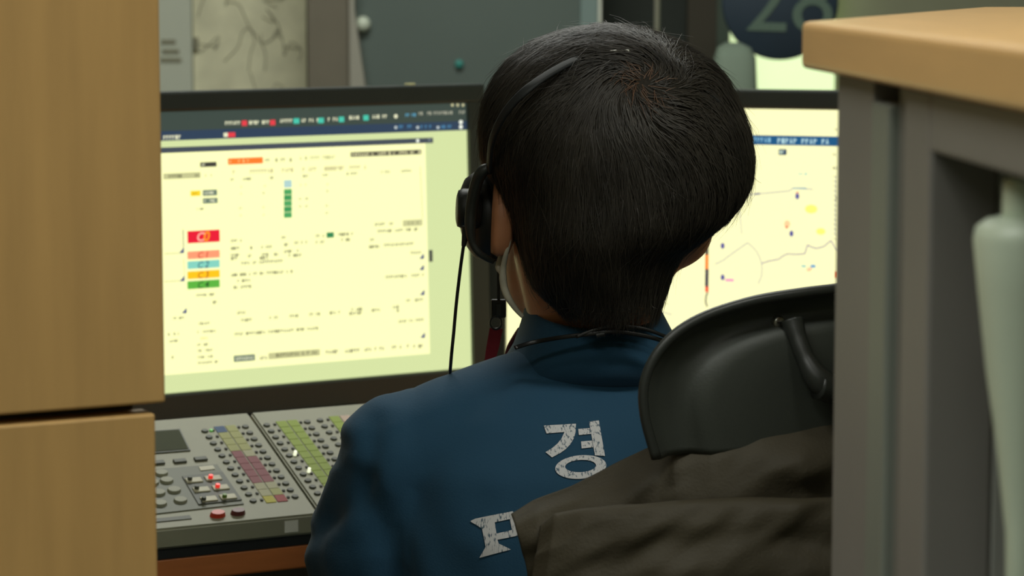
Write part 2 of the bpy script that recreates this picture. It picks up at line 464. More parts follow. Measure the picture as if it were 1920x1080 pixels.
# back right corner of unit one: on the vertical plane through K0 along ey
nrm = ex
K1 = RP(470, 777, K0, nrm)
kv = (K1 - K0); KL = kv.length; kv.normalize()
kn = ex.cross(kv).normalized()
MK = frame(K0, ex, kn)                            # local x right, y up the slope, z out of the face
def kl(px, py):
    q = MK.inverted() @ RP(px, py, K0, kn)
    return q.x, q.y
print('console slope deg', math.degrees(math.asin(kv.z)), 'length', KL, 'at', K0, K1)
def console_body(name, x0, x1, parent):
    """wedge: sloped top, vertical front, flat underside on the desk"""
    zf = DZ + 0.009
    prof = [K0, K1]
    bm = bmesh.new()
    def vv(x, p, z=None):
        q = p + ex * x
        if z is not None: q = V((q.x, q.y, z))
        return bm.verts.new(q)
    a = [vv(x0, K0, zf), vv(x0, K0), vv(x0, K1 + kv * 0.004), vv(x0, K1 + kv * 0.004, zf)]
    c = [vv(x1, K0, zf), vv(x1, K0), vv(x1, K1 + kv * 0.004), vv(x1, K1 + kv * 0.004, zf)]
    bm.faces.new(a[::-1]); bm.faces.new(c)
    for i in range(4):
        bm.faces.new((a[i], a[(i + 1) % 4], c[(i + 1) % 4], c[i]))
    bmesh.ops.recalc_face_normals(bm, faces=bm.faces)
    bmesh.ops.bevel(bm, geom=list(bm.edges), offset=0.0016, segments=2, affect='EDGES')
    return bm_obj(name, bm, m_cons, parent)
U1 = -0.262
cons = empty('dispatch_console', MK.translation, 'beige grey operator console with key rows, red keys and small screen', 'console')
console_body('housing', U1, -0.0012, cons)
cons2 = empty('key_module', MK.translation + ex * 0.1, 'beige key module with yellow-green label strips next to the seated person', 'console', 'key modules on the desk')
U2 = 0.232
console_body('housing', 0.0012, U2, cons2)
cons3 = empty('key_module', MK.translation + ex * 0.3, 'second beige key module half hidden behind blue shoulder', 'console', 'key modules on the desk')
console_body('housing', U2 + 0.0024, U2 + 0.2, cons3)
def black_base(x0, x1, par):
    q = frame(V((K0.x, K0.y, 0)), ex, ez)
    Ld = (V((K1.x, K1.y, 0)) - V((K0.x, K0.y, 0))).length
    box('rubber_base', q, x0 + 0.004, x1 - 0.004, 0.003, Ld - 0.003, DZ, DZ + 0.0095, m_black, par)
black_base(U1, 0, cons); black_base(0, U2, cons2); black_base(U2 + 0.002, U2 + 0.2, cons3)

key_me = None
def key(parent, x, y, material, w=0.0034, d=0.0028, h=0.0016, name='key'):
    global key_me
    bm = bmesh.new()
    bmesh.ops.create_cone(bm, cap_ends=True, segments=12, radius1=1, radius2=0.82, depth=1)
    bmesh.ops.transform(bm, matrix=MK @ Matrix.Translation((x, y, h / 2)) @ Matrix.Diagonal((w, d, h, 1)), verts=bm.verts)
    return bm_obj(name, bm, material, parent)
def flat_cells(name, cells, parent, z=0.0006, material=None):
    """thin printed label cells (x0,x1,y0,y1,colour)"""
    verts, faces, cols = [], [], []
    for (x0, x1, y0, y1, c_) in cells:
        k = len(verts)
        for (zz) in (0.0, z):
            for (x, y) in ((x0, y0), (x1, y0), (x1, y1), (x0, y1)):
                verts.append(MK @ V((x, y, zz)))
        fs = [(0, 1, 2, 3)[::-1], (4, 5, 6, 7), (0, 1, 5, 4), (1, 2, 6, 5), (2, 3, 7, 6), (3, 0, 4, 7)]
        for f in fs:
            faces.append(tuple(k + q for q in f)); cols.append(c_)
    o = pd(name, verts, faces, material or m_print, parent)
    ca = o.data.color_attributes.new('Col', 'FLOAT_COLOR', 'CORNER')
    i = 0
    for f, c_ in zip(o.data.polygons, cols):
        for _ in f.loop_indices:
            ca.data[i].color = c_; i += 1
    return o
def key_col(parent, pa, pb, n=12, side=1):
    a = kl(*pa); b_ = kl(*pb)
    out = []
    for i in range(n):
        f = i / (n - 1)
        x = a[0] + (b_[0] - a[0]) * f; y = a[1] + (b_[1] - a[1]) * f
        key(parent, x, y, m_key)
        out.append((x, y))
    return out
cl = key_col(cons, (384, 809), (474.5, 940))
cr = key_col(cons, (460, 801), (553, 932))
YL = srgb(170, 172, 104); BLU = srgb(50, 84, 128); MAR = srgb(142, 72, 78); PAL = srgb(178, 176, 138); YEL = srgb(190, 182, 40); RED = srgb(160, 52, 50); GRN = srgb(150, 172, 52)
def strips(parent, L, R, colL, colR):
    cells = []
    n_ = len(L)
    for i in range(n_):
        hy = abs(L[0][1] - L[-1][1]) / (n_ - 1) / 2 - 0.0003
        xl, xr = L[i][0] + 0.0105, R[i][0] - 0.0085
        xm = (xl + xr) / 2
        ym = (L[i][1] + R[i][1]) / 2
        for (a, b_, c_) in ((xl, xm - 0.0006, colL[i]), (xm + 0.0006, xr, colR[i])):
            cells.append((a, b_, ym - hy, ym + hy, c_))
    for q_ in cells: flat_cells('paper_label', [q_], parent)
    leds = []
    for i in range(n_):
        for x in (L[i][0] + 0.0078, R[i][0] - 0.0062):
            y = L[i][1] if x < (L[i][0] + R[i][0]) / 2 else R[i][1]
            leds.append((x - 0.0011, x + 0.0011, y - 0.0011, y + 0.0011, srgb(48, 48, 40)))
    flat_cells('lamp_row', leds, parent, 0.0012)['kind'] = 'stuff'
strips(cons, cl, cr, [BLU, YL, YL, YL, MAR, MAR, MAR, MAR, MAR, PAL, PAL, YEL], [YL, YL, YL, YL, PAL, MAR, MAR, MAR, MAR, PAL, YL, RED])
ql = key_col(cons2, (500, 798), (595, 926))
qr = key_col(cons2, (576, 792), (672, 922))
strips(cons2, ql, qr, [GRN] * 12, [GRN] * 12)
rl = key_col(cons2, (600, 789), (697, 918))
dxx = qr[0][0] - ql[0][0]
rr_ = []
for (x, y) in rl:
    if x + dxx < U2 - 0.006:
        key(cons2, x + dxx, y, m_key); rr_.append((x + dxx, y))
if len(rr_) == len(rl):
    strips(cons2, rl, rr_, [GRN] * 12, [srgb(205, 180, 160)] * 2 + [GRN] * 10)
else:
    cells = []
    for (x, y) in rl:
        cells.append((x + 0.0105, x + 0.022, y - 0.0062, y + 0.0062, GRN)); cells.append((x + 0.0232, x + 0.034, y - 0.0062, y + 0.0062, srgb(190, 172, 150)))
    for q_ in cells: flat_cells('paper_label', [q_], cons2)
for (x, y) in ((553, 853), (579, 885)):
    a = kl(x, y); key(cons2, a[0], a[1], mat('glint_lamp', (250, 255, 220), 0.3, emit=0.9), 0.0016, 0.0016, 0.004, 'indicator_lamp')
a = kl(396, 808); key(cons, a[0], a[1], mat('green_lamp', (110, 200, 90), 0.3, emit=0.2), 0.002, 0.0018, 0.0014, 'indicator_lamp')
# small screen, recessed frame
def krect(pxs):
    q = [kl(*p) for p in pxs]
    return q
def plate(name, pts, z0, z1, material, parent):
    return prism(name, pts, z0, z1, material, parent, 0, MK)
pts = [kl(268, 853), kl(357, 846), kl(337, 806), kl(250, 812)]
plate('screen_surround', pts, 0, 0.0012, m_key, cons)
cx = sum(p[0] for p in pts) / 4; cy = sum(p[1] for p in pts) / 4
plate('small_screen', [(cx + (p[0] - cx) * 0.93, cy + (p[1] - cy) * 0.9) for p in pts], 0.0012, 0.0016, m_lcd, cons)
for (x, y) in ((296, 869), (337, 866), (376, 862)):
    a = kl(x, y); box('soft_key', MK, a[0] - 0.0058, a[0] + 0.0058, a[1] - 0.0028, a[1] + 0.0028, 0, 0.002, m_key, cons, 0.0006)
# inner keypad plate
pts = [kl(262, 968), kl(457, 946), kl(407, 872), kl(230, 886)]
plate('keypad_plate', pts, 0, 0.001, m_cons2, cons)
pts = [kl(372, 878), kl(399, 875), kl(403, 882), kl(376, 885)]
plate('name_label', pts, 0.001, 0.0016, m_keyl, cons)
for (x, y) in ((302, 890), (312, 904), (326, 922), (338, 941), (285, 908), (297, 927), (300, 947), (276, 930), (268, 950), (265, 892)):
    a = kl(x, y); key(cons, a[0], a[1], m_cons, 0.0066, 0.0052, 0.0032, 'round_key')
pts = [kl(372, 949), kl(453, 940), kl(417, 888), kl(341, 896)]
plate('key_block', pts, 0.001, 0.002, m_key, cons)
for r_ in range(3):
    for c_ in range(2):
        x = 363 + c_ * 36 + r_ * 14 ; y = 905 - c_ * 4 + r_ * 17.5
        a = kl(x, y); box('square_key', MK, a[0] - 0.0072, a[0] + 0.0072, a[1] - 0.0038, a[1] + 0.0038, 0.0015, 0.0032, m_keyl, cons, 0.0006)
for (x, y, mm) in ((394, 902, m_led), (407, 919, m_led), (355, 905, m_key), (368, 922, m_key), (381, 943, m_key), (420, 938, mat('green_key_lamp', (110, 150, 40), 0.4))):
    a = kl(x, y); key(cons, a[0], a[1], mm, 0.0024, 0.002, 0.0062, 'key_lamp')
a = kl(408, 967); key(cons, a[0], a[1], m_redkey, 0.0072, 0.0046, 0.004, 'red_key')
a = kl(446, 963); key(cons, a[0], a[1], m_mar, 0.0068, 0.0044, 0.004, 'maroon_key')
a = kl(330, 973); box('handset_slot', MK, a[0] - 0.030, a[0] + 0.013, a[1] - 0.0028, a[1] + 0.0028, 0, 0.0008, m_key, cons, 0.0003)
q = frame(K0, ex, -ey)                     # sticker on the vertical front face
q2 = q.inverted() @ RP(546, 987, K0, ey)
box('white_sticker', q, q2.x - 0.0062, q2.x + 0.0062, q2.y - 0.005, q2.y + 0.005, 0.0, 0.0006, mat('white_label', (238, 238, 220), 0.6), cons)

# ------------------------------------------------------------------ monitors
def monitor(label, px, py, d, yaw, tilt, sw, anchor, parent_name='monitor'):
    """anchor 'r': (px,py) is the top right screen corner; 'l': top left"""
    x = V((math.cos(yaw), math.sin(yaw), 0))
    n0 = V((math.sin(yaw), -math.cos(yaw), 0))
    nn = (n0 * math.cos(tilt) + ez * math.sin(tilt)).normalized()
    up = nn.cross(x).normalized()
    sh = 0.292
    tl = P(px, py, d)
    if anchor == 'r': tl = tl - x * sw
    o = tl - up * sh                                # bottom left of the screen
    M = frame(o, x, nn)
    base = o + x * sw / 2 - nn * 0.09
    t = empty(parent_name, (base.x, base.y, DZ), label, 'monitor', 'monitors on the desk')
    b = 0.021; bb = 0.030
    # bezel: four bars and a back shell
    bm = bmesh.new()
    box_bm(bm, M, -b, sw + b, sh, sh + b, -0.03, 0.006, 0.003)
    box_bm(bm, M, -b, sw + b, -bb, 0, -0.03, 0.006, 0.003)
    box_bm(bm, M, -b, 0, -0.001, sh + 0.001, -0.03, 0.006, 0.0)
    box_bm(bm, M, sw, sw + b, -0.001, sh + 0.001, -0.03, 0.006, 0.0)
    bm_obj('bezel', bm, m_bezel, t)
    bm = bmesh.new()
    box_bm(bm, M, -b + 0.01, sw + b - 0.01, -bb + 0.01, sh + b - 0.01, -0.055, -0.02, 0.012)
    bm_obj('back_shell', bm, m_bezel, t)
    box('screen', M, 0, sw, 0, sh, -0.004, 0, m_bezel, t)
    # stand
    nb = o + x * sw / 2 + up * 0.06 - nn * 0.06
    tube('stand_neck', [nb, V((nb.x, nb.y, DZ + 0.07)), V((nb.x, nb.y, DZ + 0.012))], 0.022, m_bezel, t)
    Mb = frame(V((nb.x, nb.y, 0)), x, ez)
    box('stand_base', Mb, -0.12, 0.12, -0.09, 0.09, DZ, DZ + 0.014, m_bezel, t, 0.005)
    return t, M, sw, sh
class UI:
    def __init__(s, M, sw, sh):
        s.M = M; s.Mi = M.inverted(); s.o = M.translation.copy(); s.n = (M.to_3x3() @ V((0, 0, 1))).normalized()
        s.sw, s.sh = sw, sh; s.v = []; s.f = []; s.c = []; s.layer = 1
    def uv(s, px, py):
        q = s.Mi @ RP(px, py, s.o, s.n); return q.x, q.y
    def add(s, pts, col):
        z = 0.00004 * s.layer
        k = len(s.v)
        for (x, y) in pts:
            s.v.append(s.M @ V((min(max(x, 0), s.sw), min(max(y, 0), s.sh), z)))
        s.f.append(tuple(range(k, k + len(pts)))); s.c.append(srgb(*col))
    def rect(s, xl, xr, y, h, col, layer=None):
        if layer: s.layer = layer
        a = s.uv(xl, y - h / 2); b = s.uv(xl, y + h / 2); c_ = s.uv(xr, y)
        s.add([(a[0], b[1]), (c_[0], b[1]), (c_[0], a[1]), (a[0], a[1])], col)
    def uvrect(s, x0, x1, y0, y1, col, layer=None):
        if layer: s.layer = layer
        s.add([(x0, y0), (x1, y0), (x1, y1), (x0, y1)], col)
    def text(s, xl, xr, y, h, col, layer=6, dens=0.75):
        """tiny illegible writing: irregular strokes on one line"""
        s.layer = layer
        a = s.uv(xl, y - h / 2); b = s.uv(xl, y + h / 2); x1 = s.uv(xr, y)[0]
        x = a[0]; hh = a[1] - b[1]; g = hh * 0.8
        while x < x1 - g * 0.3:
            if random.random() < dens:
                k = random.random()
                if k < 0.5:
                    s.add([(x, b[1]), (x + g * 0.28, b[1]), (x + g * 0.28, a[1]), (x, a[1])], col)
                    s.add([(x + g * 0.28, b[1] + hh * .6), (x + g * 0.7, b[1] + hh * .6), (x + g * 0.7, b[1] + hh * .9), (x + g * 0.28, b[1] + hh * .9)], col)
                elif k < 0.8:
                    s.add([(x, b[1] + hh * .1), (x + g * 0.7, b[1] + hh * .1), (x + g * 0.7, b[1] + hh * .35), (x, b[1] + hh * .35)], col)
                    s.add([(x + g * .2, b[1] + hh * .35), (x + g * 0.5, b[1] + hh * .35), (x + g * 0.5, a[1]), (x + g * .2, a[1])], col)
                else:
                    s.add([(x, b[1]), (x + g * 0.7, b[1]), (x + g * 0.7, a[1]), (x, a[1])], col)
            x += g * 0.95
    def line(s, pts, w, col, layer=5):
        s.layer = layer
        q = [V(s.uv(*p)) for p in pts]
        for a, b in zip(q[:-1], q[1:]):
            d_ = (b - a).normalized(); n_ = V((-d_.y, d_.x)) * w / 2
            s.add([tuple(a - n_), tuple(b - n_), tuple(b + n_), tuple(a + n_)], col)
    def blob(s, px, py, r, col, layer=6, sy=1.0):
        s.layer = layer
        a = s.uv(px, py); r = r * 3 / F
        s.add([(a[0] + r * math.cos(k * .785), a[1] + r * sy * math.sin(k * .785)) for k in range(8)], col)
    def glyphs(s, txt, px, py, size, col, layer=8):
        a = s.uv(px, py)
        cu = bpy.data.curves.new('t', 'FONT'); cu.body = txt; cu.size = size; cu.align_x = 'CENTER'; cu.align_y = 'CENTER'; cu.shear = 0.2; cu.offset = size * 0.012
        o = bpy.data.objects.new('t', cu); COL.objects.link(o)
        me = bpy.data.meshes.new_from_object(o.evaluated_get(bpy.context.evaluated_depsgraph_get())); bpy.data.objects.remove(o)
        s.layer = layer
        for p in me.polygons:
            s.add([(a[0] + me.vertices[i].co.x, a[1] + me.vertices[i].co.y) for i in p.vertices], col)
    def build(s, name, parent):
        o = pd(name, s.v, s.f, m_display, parent)
        ca = o.data.color_attributes.new('Col', 'FLOAT_COLOR', 'CORNER'); i = 0
        for f, c_ in zip(o.data.polygons, s.c):
            for _ in f.loop_indices:
                ca.data[i].color = c_; i += 1
        return o

mon, M1, SW, SH = monitor('wide black monitor on the left showing a pale yellow form screen', 874, 193, 2.985, math.radians(30), math.radians(2.2), 0.52, 'r')
u = UI(M1, SW, SH)
BG = (205, 218, 158); BR = (255, 255, 188)
u.uvrect(0, SW, 0, SH, BG, 1)
_, yt2 = u.uv(872, 244)
_, yt1 = u.uv(872, 227)
u.uvrect(0, SW, yt1, SH, (58, 70, 64), 2)
u.uvrect(0, SW, yt2, yt1, (44, 62, 84), 2)
w0 = u.uv(806, 663); w1 = u.uv(801, 269); tt0 = u.uv(812, 263 + 5); tt1 = u.uv(812, 258)
u.uvrect(0, w0[0], w0[1], w1[1] + .002, BR, 3)
u.uvrect(0, tt0[0], tt0[1], tt1[1], (66, 74, 84), 4)
u.blob(783, 264, 3.5, (235, 240, 225)); u.blob(805, 262, 2.5, (120, 130, 135))
WH = (225, 225, 190); TE = (70, 190, 165); RD = (220, 60, 70)
for (a, b, y, c_, bx0) in ((422, 452, 231, RD, 453), (467, 505, 230, RD, 506), (520, 550, 227, TE, 550), (565, 596, 226, TE, 596), (610, 634, 224, TE, 635), (650, 680, 221, TE, 681)):
    u.text(a, b, y, 7, WH); u.rect(bx0, b + 11, y, 10, c_, 6)
u.text(698, 727, 219, 7, WH); u.blob(742, 218, 4, WH); u.text(760, 778, 216, 6, (90, 160, 190)); u.text(785, 870, 213, 6, (170, 170, 150))
for x in (848, 858, 868): u.blob(x, 197, 2.8, (200, 195, 150))
u.text(306, 340, 258, 8, WH); u.rect(419, 427, 253, 8, WH, 6); u.rect(427, 441, 253, 9, RD, 6)
for (a, b) in ((742, 770), (783, 808), (821, 850)): u.blob(a, 239, 3, (190, 200, 200)); u.text(a + 6, b, 238, 6, (80, 140, 180))
u.blob(864, 229, 4, (240, 245, 230)); u.blob(864, 238, 4, (240, 245, 230))
DK = (62, 62, 54); TX = (140, 140, 98); TG = (106, 106, 76); SL = (104, 122, 104)
u.rect(375, 406, 309, 9, DK, 5); u.text(378, 403, 309, 5, WH, 7)
u.rect(306, 376, 331, 11, (190, 190, 138), 5); u.text(316, 342, 331, 6, TG, 7); u.text(357, 374, 330, 6, TG, 7); u.text(384, 400, 329, 5, TX)
u.rect(427, 493, 303, 12, (255, 122, 44), 5); u.text(430, 470, 303, 6, (255, 190, 120), 7)
u.text(497, 534, 301, 7, TX); u.text(543, 549, 300, 7, TX); u.text(562, 630, 297, 7, (185, 185, 130))
u.rect(657, 790, 290, 9, (84, 82, 66), 5); u.text(660, 787, 290, 6, (225, 220, 170), 7)
for (a, b) in ((436, 442), (452, 456), (463, 515), (523, 553), (567, 592), (608, 647), (655, 684)): u.text(a, b, 323 - (a - 436) * 0.038, 8, (190, 182, 130))
for (a, b) in ((432, 440), (455, 472), (502, 511), (568, 577), (605, 614), (650, 671), (708, 730), (752, 773)): u.text(a, b, 337 - (a - 432) * 0.05, 5, TG)
u.rect(532, 547, 345, 14, (172, 205, 200), 5)
for i in range(5): u.rect(532, 547, 360 + i * 10.9, 10, (58, 148, 84) if i % 2 else (74, 160, 92), 6)
for i, y in enumerate((347, 360, 373, 387, 401)):
    for x in (448, 493, 560, 572, 610): 
        if (i + x) % 3: u.text(x, x + 6, y - (x - 560) * .03, 4, TG)
u.line([(788, 312), (792, 410)], 0.0006, TX)
u.rect(357, 376, 363, 10, (250, 212, 44), 5); u.text(360, 372, 363, 4, (150, 110, 20), 7)
u.rect(380, 407, 362, 11, SL, 5); u.text(383, 404, 362, 5, WH, 7); u.rect(380, 408, 377, 10, SL, 5); u.text(383, 404, 377, 5, WH, 7)
u.text(369, 384, 392, 4, TG)
u.line([(343, 430), (344, 470)], 0.0009, (80, 90, 100)); u.line([(308, 476), (345, 474)], 0.0006, TX); u.line([(308, 528), (346, 526)], 0.0006, TX)
u.line([(344, 485), (346, 520)], 0.0005, TX)
def tri(px, py, s_=7):
    u.layer = 7; a = u.uv(px + s_ * .7, py + s_); b = u.uv(px - s_, py + s_); c_ = u.uv(px + s_ * .7, py - s_)
    u.add([a, c_, b], (70, 80, 125))
for p in ((341, 469), (342, 522), (346, 582), (791, 480), (791, 501), (792, 548), (793, 628)): tri(*p, 5.5)
for (y, h, c_, t_, tc) in ((445, 23, (226, 24, 52), 'C', (255, 190, 170)), (479, 14.5, (255, 152, 112), 'C1', (180, 50, 40)), (497.5, 14.5, (128, 204, 186), 'C2', (30, 90, 110)), (516.5, 14.5, (255, 192, 26), 'C3', (170, 90, 20)), (535, 15, (88, 174, 62), 'C4', (30, 84, 36))):
    u.rect(351, 412, y, h, c_, 5)
    if t_ == 'C':
        u.glyphs('C', 375, y, 0.0125, tc); u.glyphs('0', 386, y - 1, 0.014, (255, 160, 30))
    else: u.glyphs('C', 375, y, 0.0092, tc); u.glyphs(t_[1], 387, y - 1, 0.0100, tc)
u.text(368, 403, 554, 5, TG); u.text(399, 408, 567, 6, TG)
for (a, b, y) in ((325, 345, 597), (315, 335, 627), (317, 333, 640), (373, 397, 607), (370, 403, 623), (370, 392, 647), (371, 411, 658), (371, 398, 670), (371, 408, 681), (322, 326, 670)): u.text(a, b, y, 5, TG)
u.text(376, 394, 635, 5, (240, 200, 110))
for (a, b, y) in ((433, 453, 452), (433, 454, 466), (433, 448, 479), (433, 448, 485), (465, 478, 465), (490, 510, 464), (528, 538, 446), (533, 546, 459), (548, 575, 456), (588, 606, 443), (588, 608, 455), (634, 663, 440), (640, 655, 450), (702, 720, 421), (730, 750, 420), (708, 790, 434), (682, 687, 451), (694, 707, 450), (692, 712, 463), (720, 780, 460), (464, 476, 480), (487, 505, 478), (487, 503, 484), (514, 522, 477), (532, 560, 472), (533, 568, 480), (448, 530, 494), (770, 790, 474),
                  (433, 548, 516), (445, 468, 527), (438, 470, 539), (723, 793, 520), (440, 462, 587), (448, 471, 601), (497, 520, 597), (543, 558, 593), (580, 600, 590), (618, 638, 587), (655, 677, 581), (655, 677, 588), (697, 712, 582), (736, 747, 576), (736, 747, 583), (773, 782, 577), (762, 793, 564), (440, 595, 627), (747, 795, 603)):
    u.text(a, b, y, 6, (104, 104, 74), 6, 0.78)
u.rect(612, 626, 441, 10, (50, 130, 80), 6); u.rect(755, 792, 419, 12, (195, 195, 142), 5); u.text(762, 786, 419, 5, TG, 7)
u.rect(804, 811, 480, 22, (70, 72, 66), 6)
u.rect(438, 478, 673, 12, SL, 5); u.text(442, 474, 673, 6, WH, 7); u.text(482, 499, 672, 7, TG)
u.rect(503, 600, 668, 12, (190, 190, 138), 5); u.text(508, 596, 667, 7, TG, 7)
for (a, b, y) in ((606, 632, 661), (642, 675, 659), (683, 722, 656), (730, 767, 652), (775, 794, 650)): u.text(a, b, y, 7, (105, 105, 78))
u.build('screen_picture', mon)
bm = bmesh.new(); box_bm(bm, M1, SW - 0.070, SW - 0.061, SH + 0.0195, SH + 0.0232, -0.012, -0.002, 0.001)
bm_obj('sensor_glint', bm, mat('sensor_glint_pale', (235, 230, 170), 0.3), mon)  # sensor lens with its white glint put into the pale colour

mon2, M2, SW2, SH2 = monitor('black monitor on the right showing a pale yellow map', 953, 197, 3.03, math.radians(-16), math.radians(1.5), 0.52, 'l')
u = UI(M2, SW2, SH2)
u.uvrect(0, SW2, 0, SH2, (255, 252, 192), 1)
_, b1 = u.uv(1400, 253); _, b0 = u.uv(1400, 271)
u.uvrect(0, SW2, b0, b1, (24, 84, 128), 3)
u.text(1405, 1410, 265, 5, WH); u.text(1413, 1444, 262, 9, (130, 180, 205)); u.text(1458, 1554, 264, 10, (175, 210, 215), 6, .9); u.text(1100, 1200, 258, 9, (130, 180, 205))
u.rect(1460, 1475, 285, 11, (36, 66, 92), 5); u.text(1462, 1474, 285, 6, (200, 220, 200), 7)
u.text(1497, 1519, 326, 4, (80, 180, 190))
LN = (150, 152, 168)
u.line([(1300, 380), (1380, 368), (1415, 364), (1450, 361), (1480, 358), (1486, 353), (1525, 355)], 0.0010, LN)
u.line([(1415, 364), (1425, 363)], 0.0022, (120, 120, 140)); u.line([(1486, 353), (1512, 353)], 0.0014, (110, 160, 180))
u.line([(1387, 396), (1391, 439)], 0.0008, LN)
u.line([(1340, 496), (1356, 488), (1372, 476), (1402, 455)], 0.0010, LN)
u.line([(1402, 455), (1412, 464), (1419, 472), (1425, 484), (1428, 494), (1429, 506), (1428, 518), (1421, 533)], 0.0009, LN)
u.line([(1428, 494), (1440, 490), (1460, 486), (1468, 480), (1476, 476), (1492, 477), (1509, 476), (1514, 459), (1521, 463), (1531, 466), (1545, 462), (1558, 451), (1566, 465), (1590, 480)], 0.0013, (150, 140, 160))
for (x, y) in ((1355, 461), (1355, 520), (1484, 438), (1495, 368)):
    u.blob(x, y, 4, (86, 84, 150), 6, 1.5)
u.rect(1360, 1376, 525, 5, (235, 150, 190), 5)
u.line([(1492, 362), (1498, 360)], 0.0012, (230, 90, 80)); u.blob(1476, 420, 6, (250, 205, 150), 5, 1.2); u.blob(1475, 426, 2.5, (215, 90, 60))
for (x, y, r_) in ((1521, 392, 12), (1539, 434, 9)): u.blob(x, y, r_, (255, 245, 120), 4, 0.7)
u.rect(1503, 1511, 499, 3, (80, 180, 190)); u.rect(1520, 1529, 499, 5, (70, 150, 200)); u.text(1513, 1525, 505, 7, (230, 120, 100))
for (y, h, c_) in ((468, 20, (50, 45, 45)), (491, 27, (250, 130, 40)), (521, 33, (35, 28, 60)), (542, 11, (235, 70, 40))): u.rect(1322.5, 1328.5, y, h, c_, 6)
u.line([(1327, 548), (1324, 555), (1323, 566), (1326, 575)], 0.0016, (45, 45, 45))
u.line([(1567, 330), (1566, 440)], 0.0007, LN)
for y in range(330, 450, 9): u.line([(1562, y), (1571, y + 2)], 0.0008, (140, 140, 120))
for y in (243, 290, 315, 372): u.text(1562, 1572, y, 5, (120, 120, 100))
u.rect(1566, 1572, 515, 12, (230, 120, 70), 6)
u.line([(960, 560), (1050, 520), (1150, 560), (1260, 590)], 0.001, LN)
u.build('screen_picture', mon2)

# ------------------------------------------------------------------ left wooden cabinet in the foreground
DL = 1.47
cO = P(311, 755, DL)
ML = frame(V((cO.x, cO.y, 0)), ex, ez)
zg1 = cO.z; zg0 = P(292, 774, DL).z
t = empty('wooden_cabinet', ML.translation, 'beech wood cabinet filling the left edge, nearest the camera', 'cabinet', rz=YAW)
box('upper_door', ML, -0.6, 0.0, 0.0, 0.020, zg1, 2.0, m_wood, t, 0.0015)
box('lower_door', ML, -0.6, -0.006, 0.0, 0.020, 0.08, zg0, m_wood, t, 0.0015)
box('carcass', ML, -0.598, -0.012, 0.0205, 0.36, 0.06, 1.985, m_gap, t)
box('plinth', ML, -0.58, -0.02, 0.03, 0.34, 0, 0.06, m_grey3, t)

# ------------------------------------------------------------------ right cabinet in the foreground
A0 = P(1503, 40, 1.36); A1 = P(1925, 85, 1.02)
zt = A0.z
A1 = RP(1925, 88, V((0, 0, zt)), ez)
Bd = V((A1.x - A0.x, A1.y - A0.y, 0)).normalized()          # along the face, towards the viewer
Nd = V((-Bd.y, Bd.x, 0))                                    # into the cabinet
if Nd.x < 0: Nd = -Nd
far_end = RP(1925, 6, V((0, 0, zt)), ez)
fd = V((far_end.x - A0.x, far_end.y - A0.y, 0)).normalized()
th = 0.0235
t = empty('grey_cabinet', (A0.x + 0.2, A0.y, 0), 'grey open-sided cabinet with thick beech top at the right edge', 'cabinet')
print('A0', A0, 'A1', A1, 'far', far_end)
pc = [V((A0.x, A0.y, 0)), V((A0.x, A0.y, 0)) + Bd * 0.75, V((A0.x, A0.y, 0)) + Bd * 0.75 + Nd * 0.5, V((A0.x, A0.y, 0)) + fd * 0.45 + Nd * 0.2, V((A0.x, A0.y, 0)) + fd * 0.45]
prism('worktop', pc, zt - th, zt, m_wood2, t, 0.0035)
zc = zt - th
fo = V((A0.x, A0.y, 0)) + Nd * 0.010                        # face line origin
def fu(px):
    """distance along the face for a photo column"""
    q = RP(px, 540, fo, Nd)
    return (q - fo).dot(Bd)
MC = frame(fo, Bd, ez)
if (MC.to_3x3() @ V((0, 1, 0))).dot(Nd) < 0: SGN = -1
else: SGN = 1
def cbox(name, u0, u1, n0, n1, z0, z1, m, bev=0.001):
    a, b_ = sorted((n0 * SGN, n1 * SGN))
    return box(name, MC, u0, u1, a, b_, z0, z1, m, t, bev)
u0, u1, u2, u3, u4 = fu(1566), fu(1632), fu(1664), fu(1690), fu(1738)
print('face u', u0, u1, u2, u3, u4, fu(1920), Nd, Bd)
cbox('corner_post', u0, u1, 0.0, 0.03, 0, zc, m_grey1)
cbox('edge_strip', u1, u2, -0.001, 0.03, 0, zc - 0.010, m_grey2, 0.002)
cbox('groove_panel', u2, u3, 0.004, 0.03, 0, zc, m_grey3)
cbox('stile', u3, u4, 0.0, 0.03, 0, zc, m_grey1, 0.002)
cbox('header_rail', u4, 0.70, 0.0, 0.03, zc - 0.026, zc, m_grey1, 0.002)
cbox('end_panel', u0 + 0.002, u0 + 0.02, 0.03, 0.42, 0, zc, m_grey3)
cbox('near_panel', 0.68, 0.70, 0.0, 0.42, 0, zc, m_grey3)
cbox('back_panel', u0 + 0.002, 0.70, 0.40, 0.42, 0, zc, m_grey3)
cbox('inner_panel', u4 - 0.01, 0.68, 0.085, 0.10, 0, zc - 0.004, m_grey3)
ZS = P(960, 1230, 1.08).z
cbox('shelf', u4 + 0.002, 0.68, -0.004, 0.084, ZS - 0.02, ZS, m_grey3)
cbox('inner_wall', u4 - 0.01, u4, 0.03, 0.085, ZS, zc, mat('cabinet_inside_lifted_grey', (146, 148, 142), 0.6))  # lighter grey: light missing inside the shaded recess is put into the colour
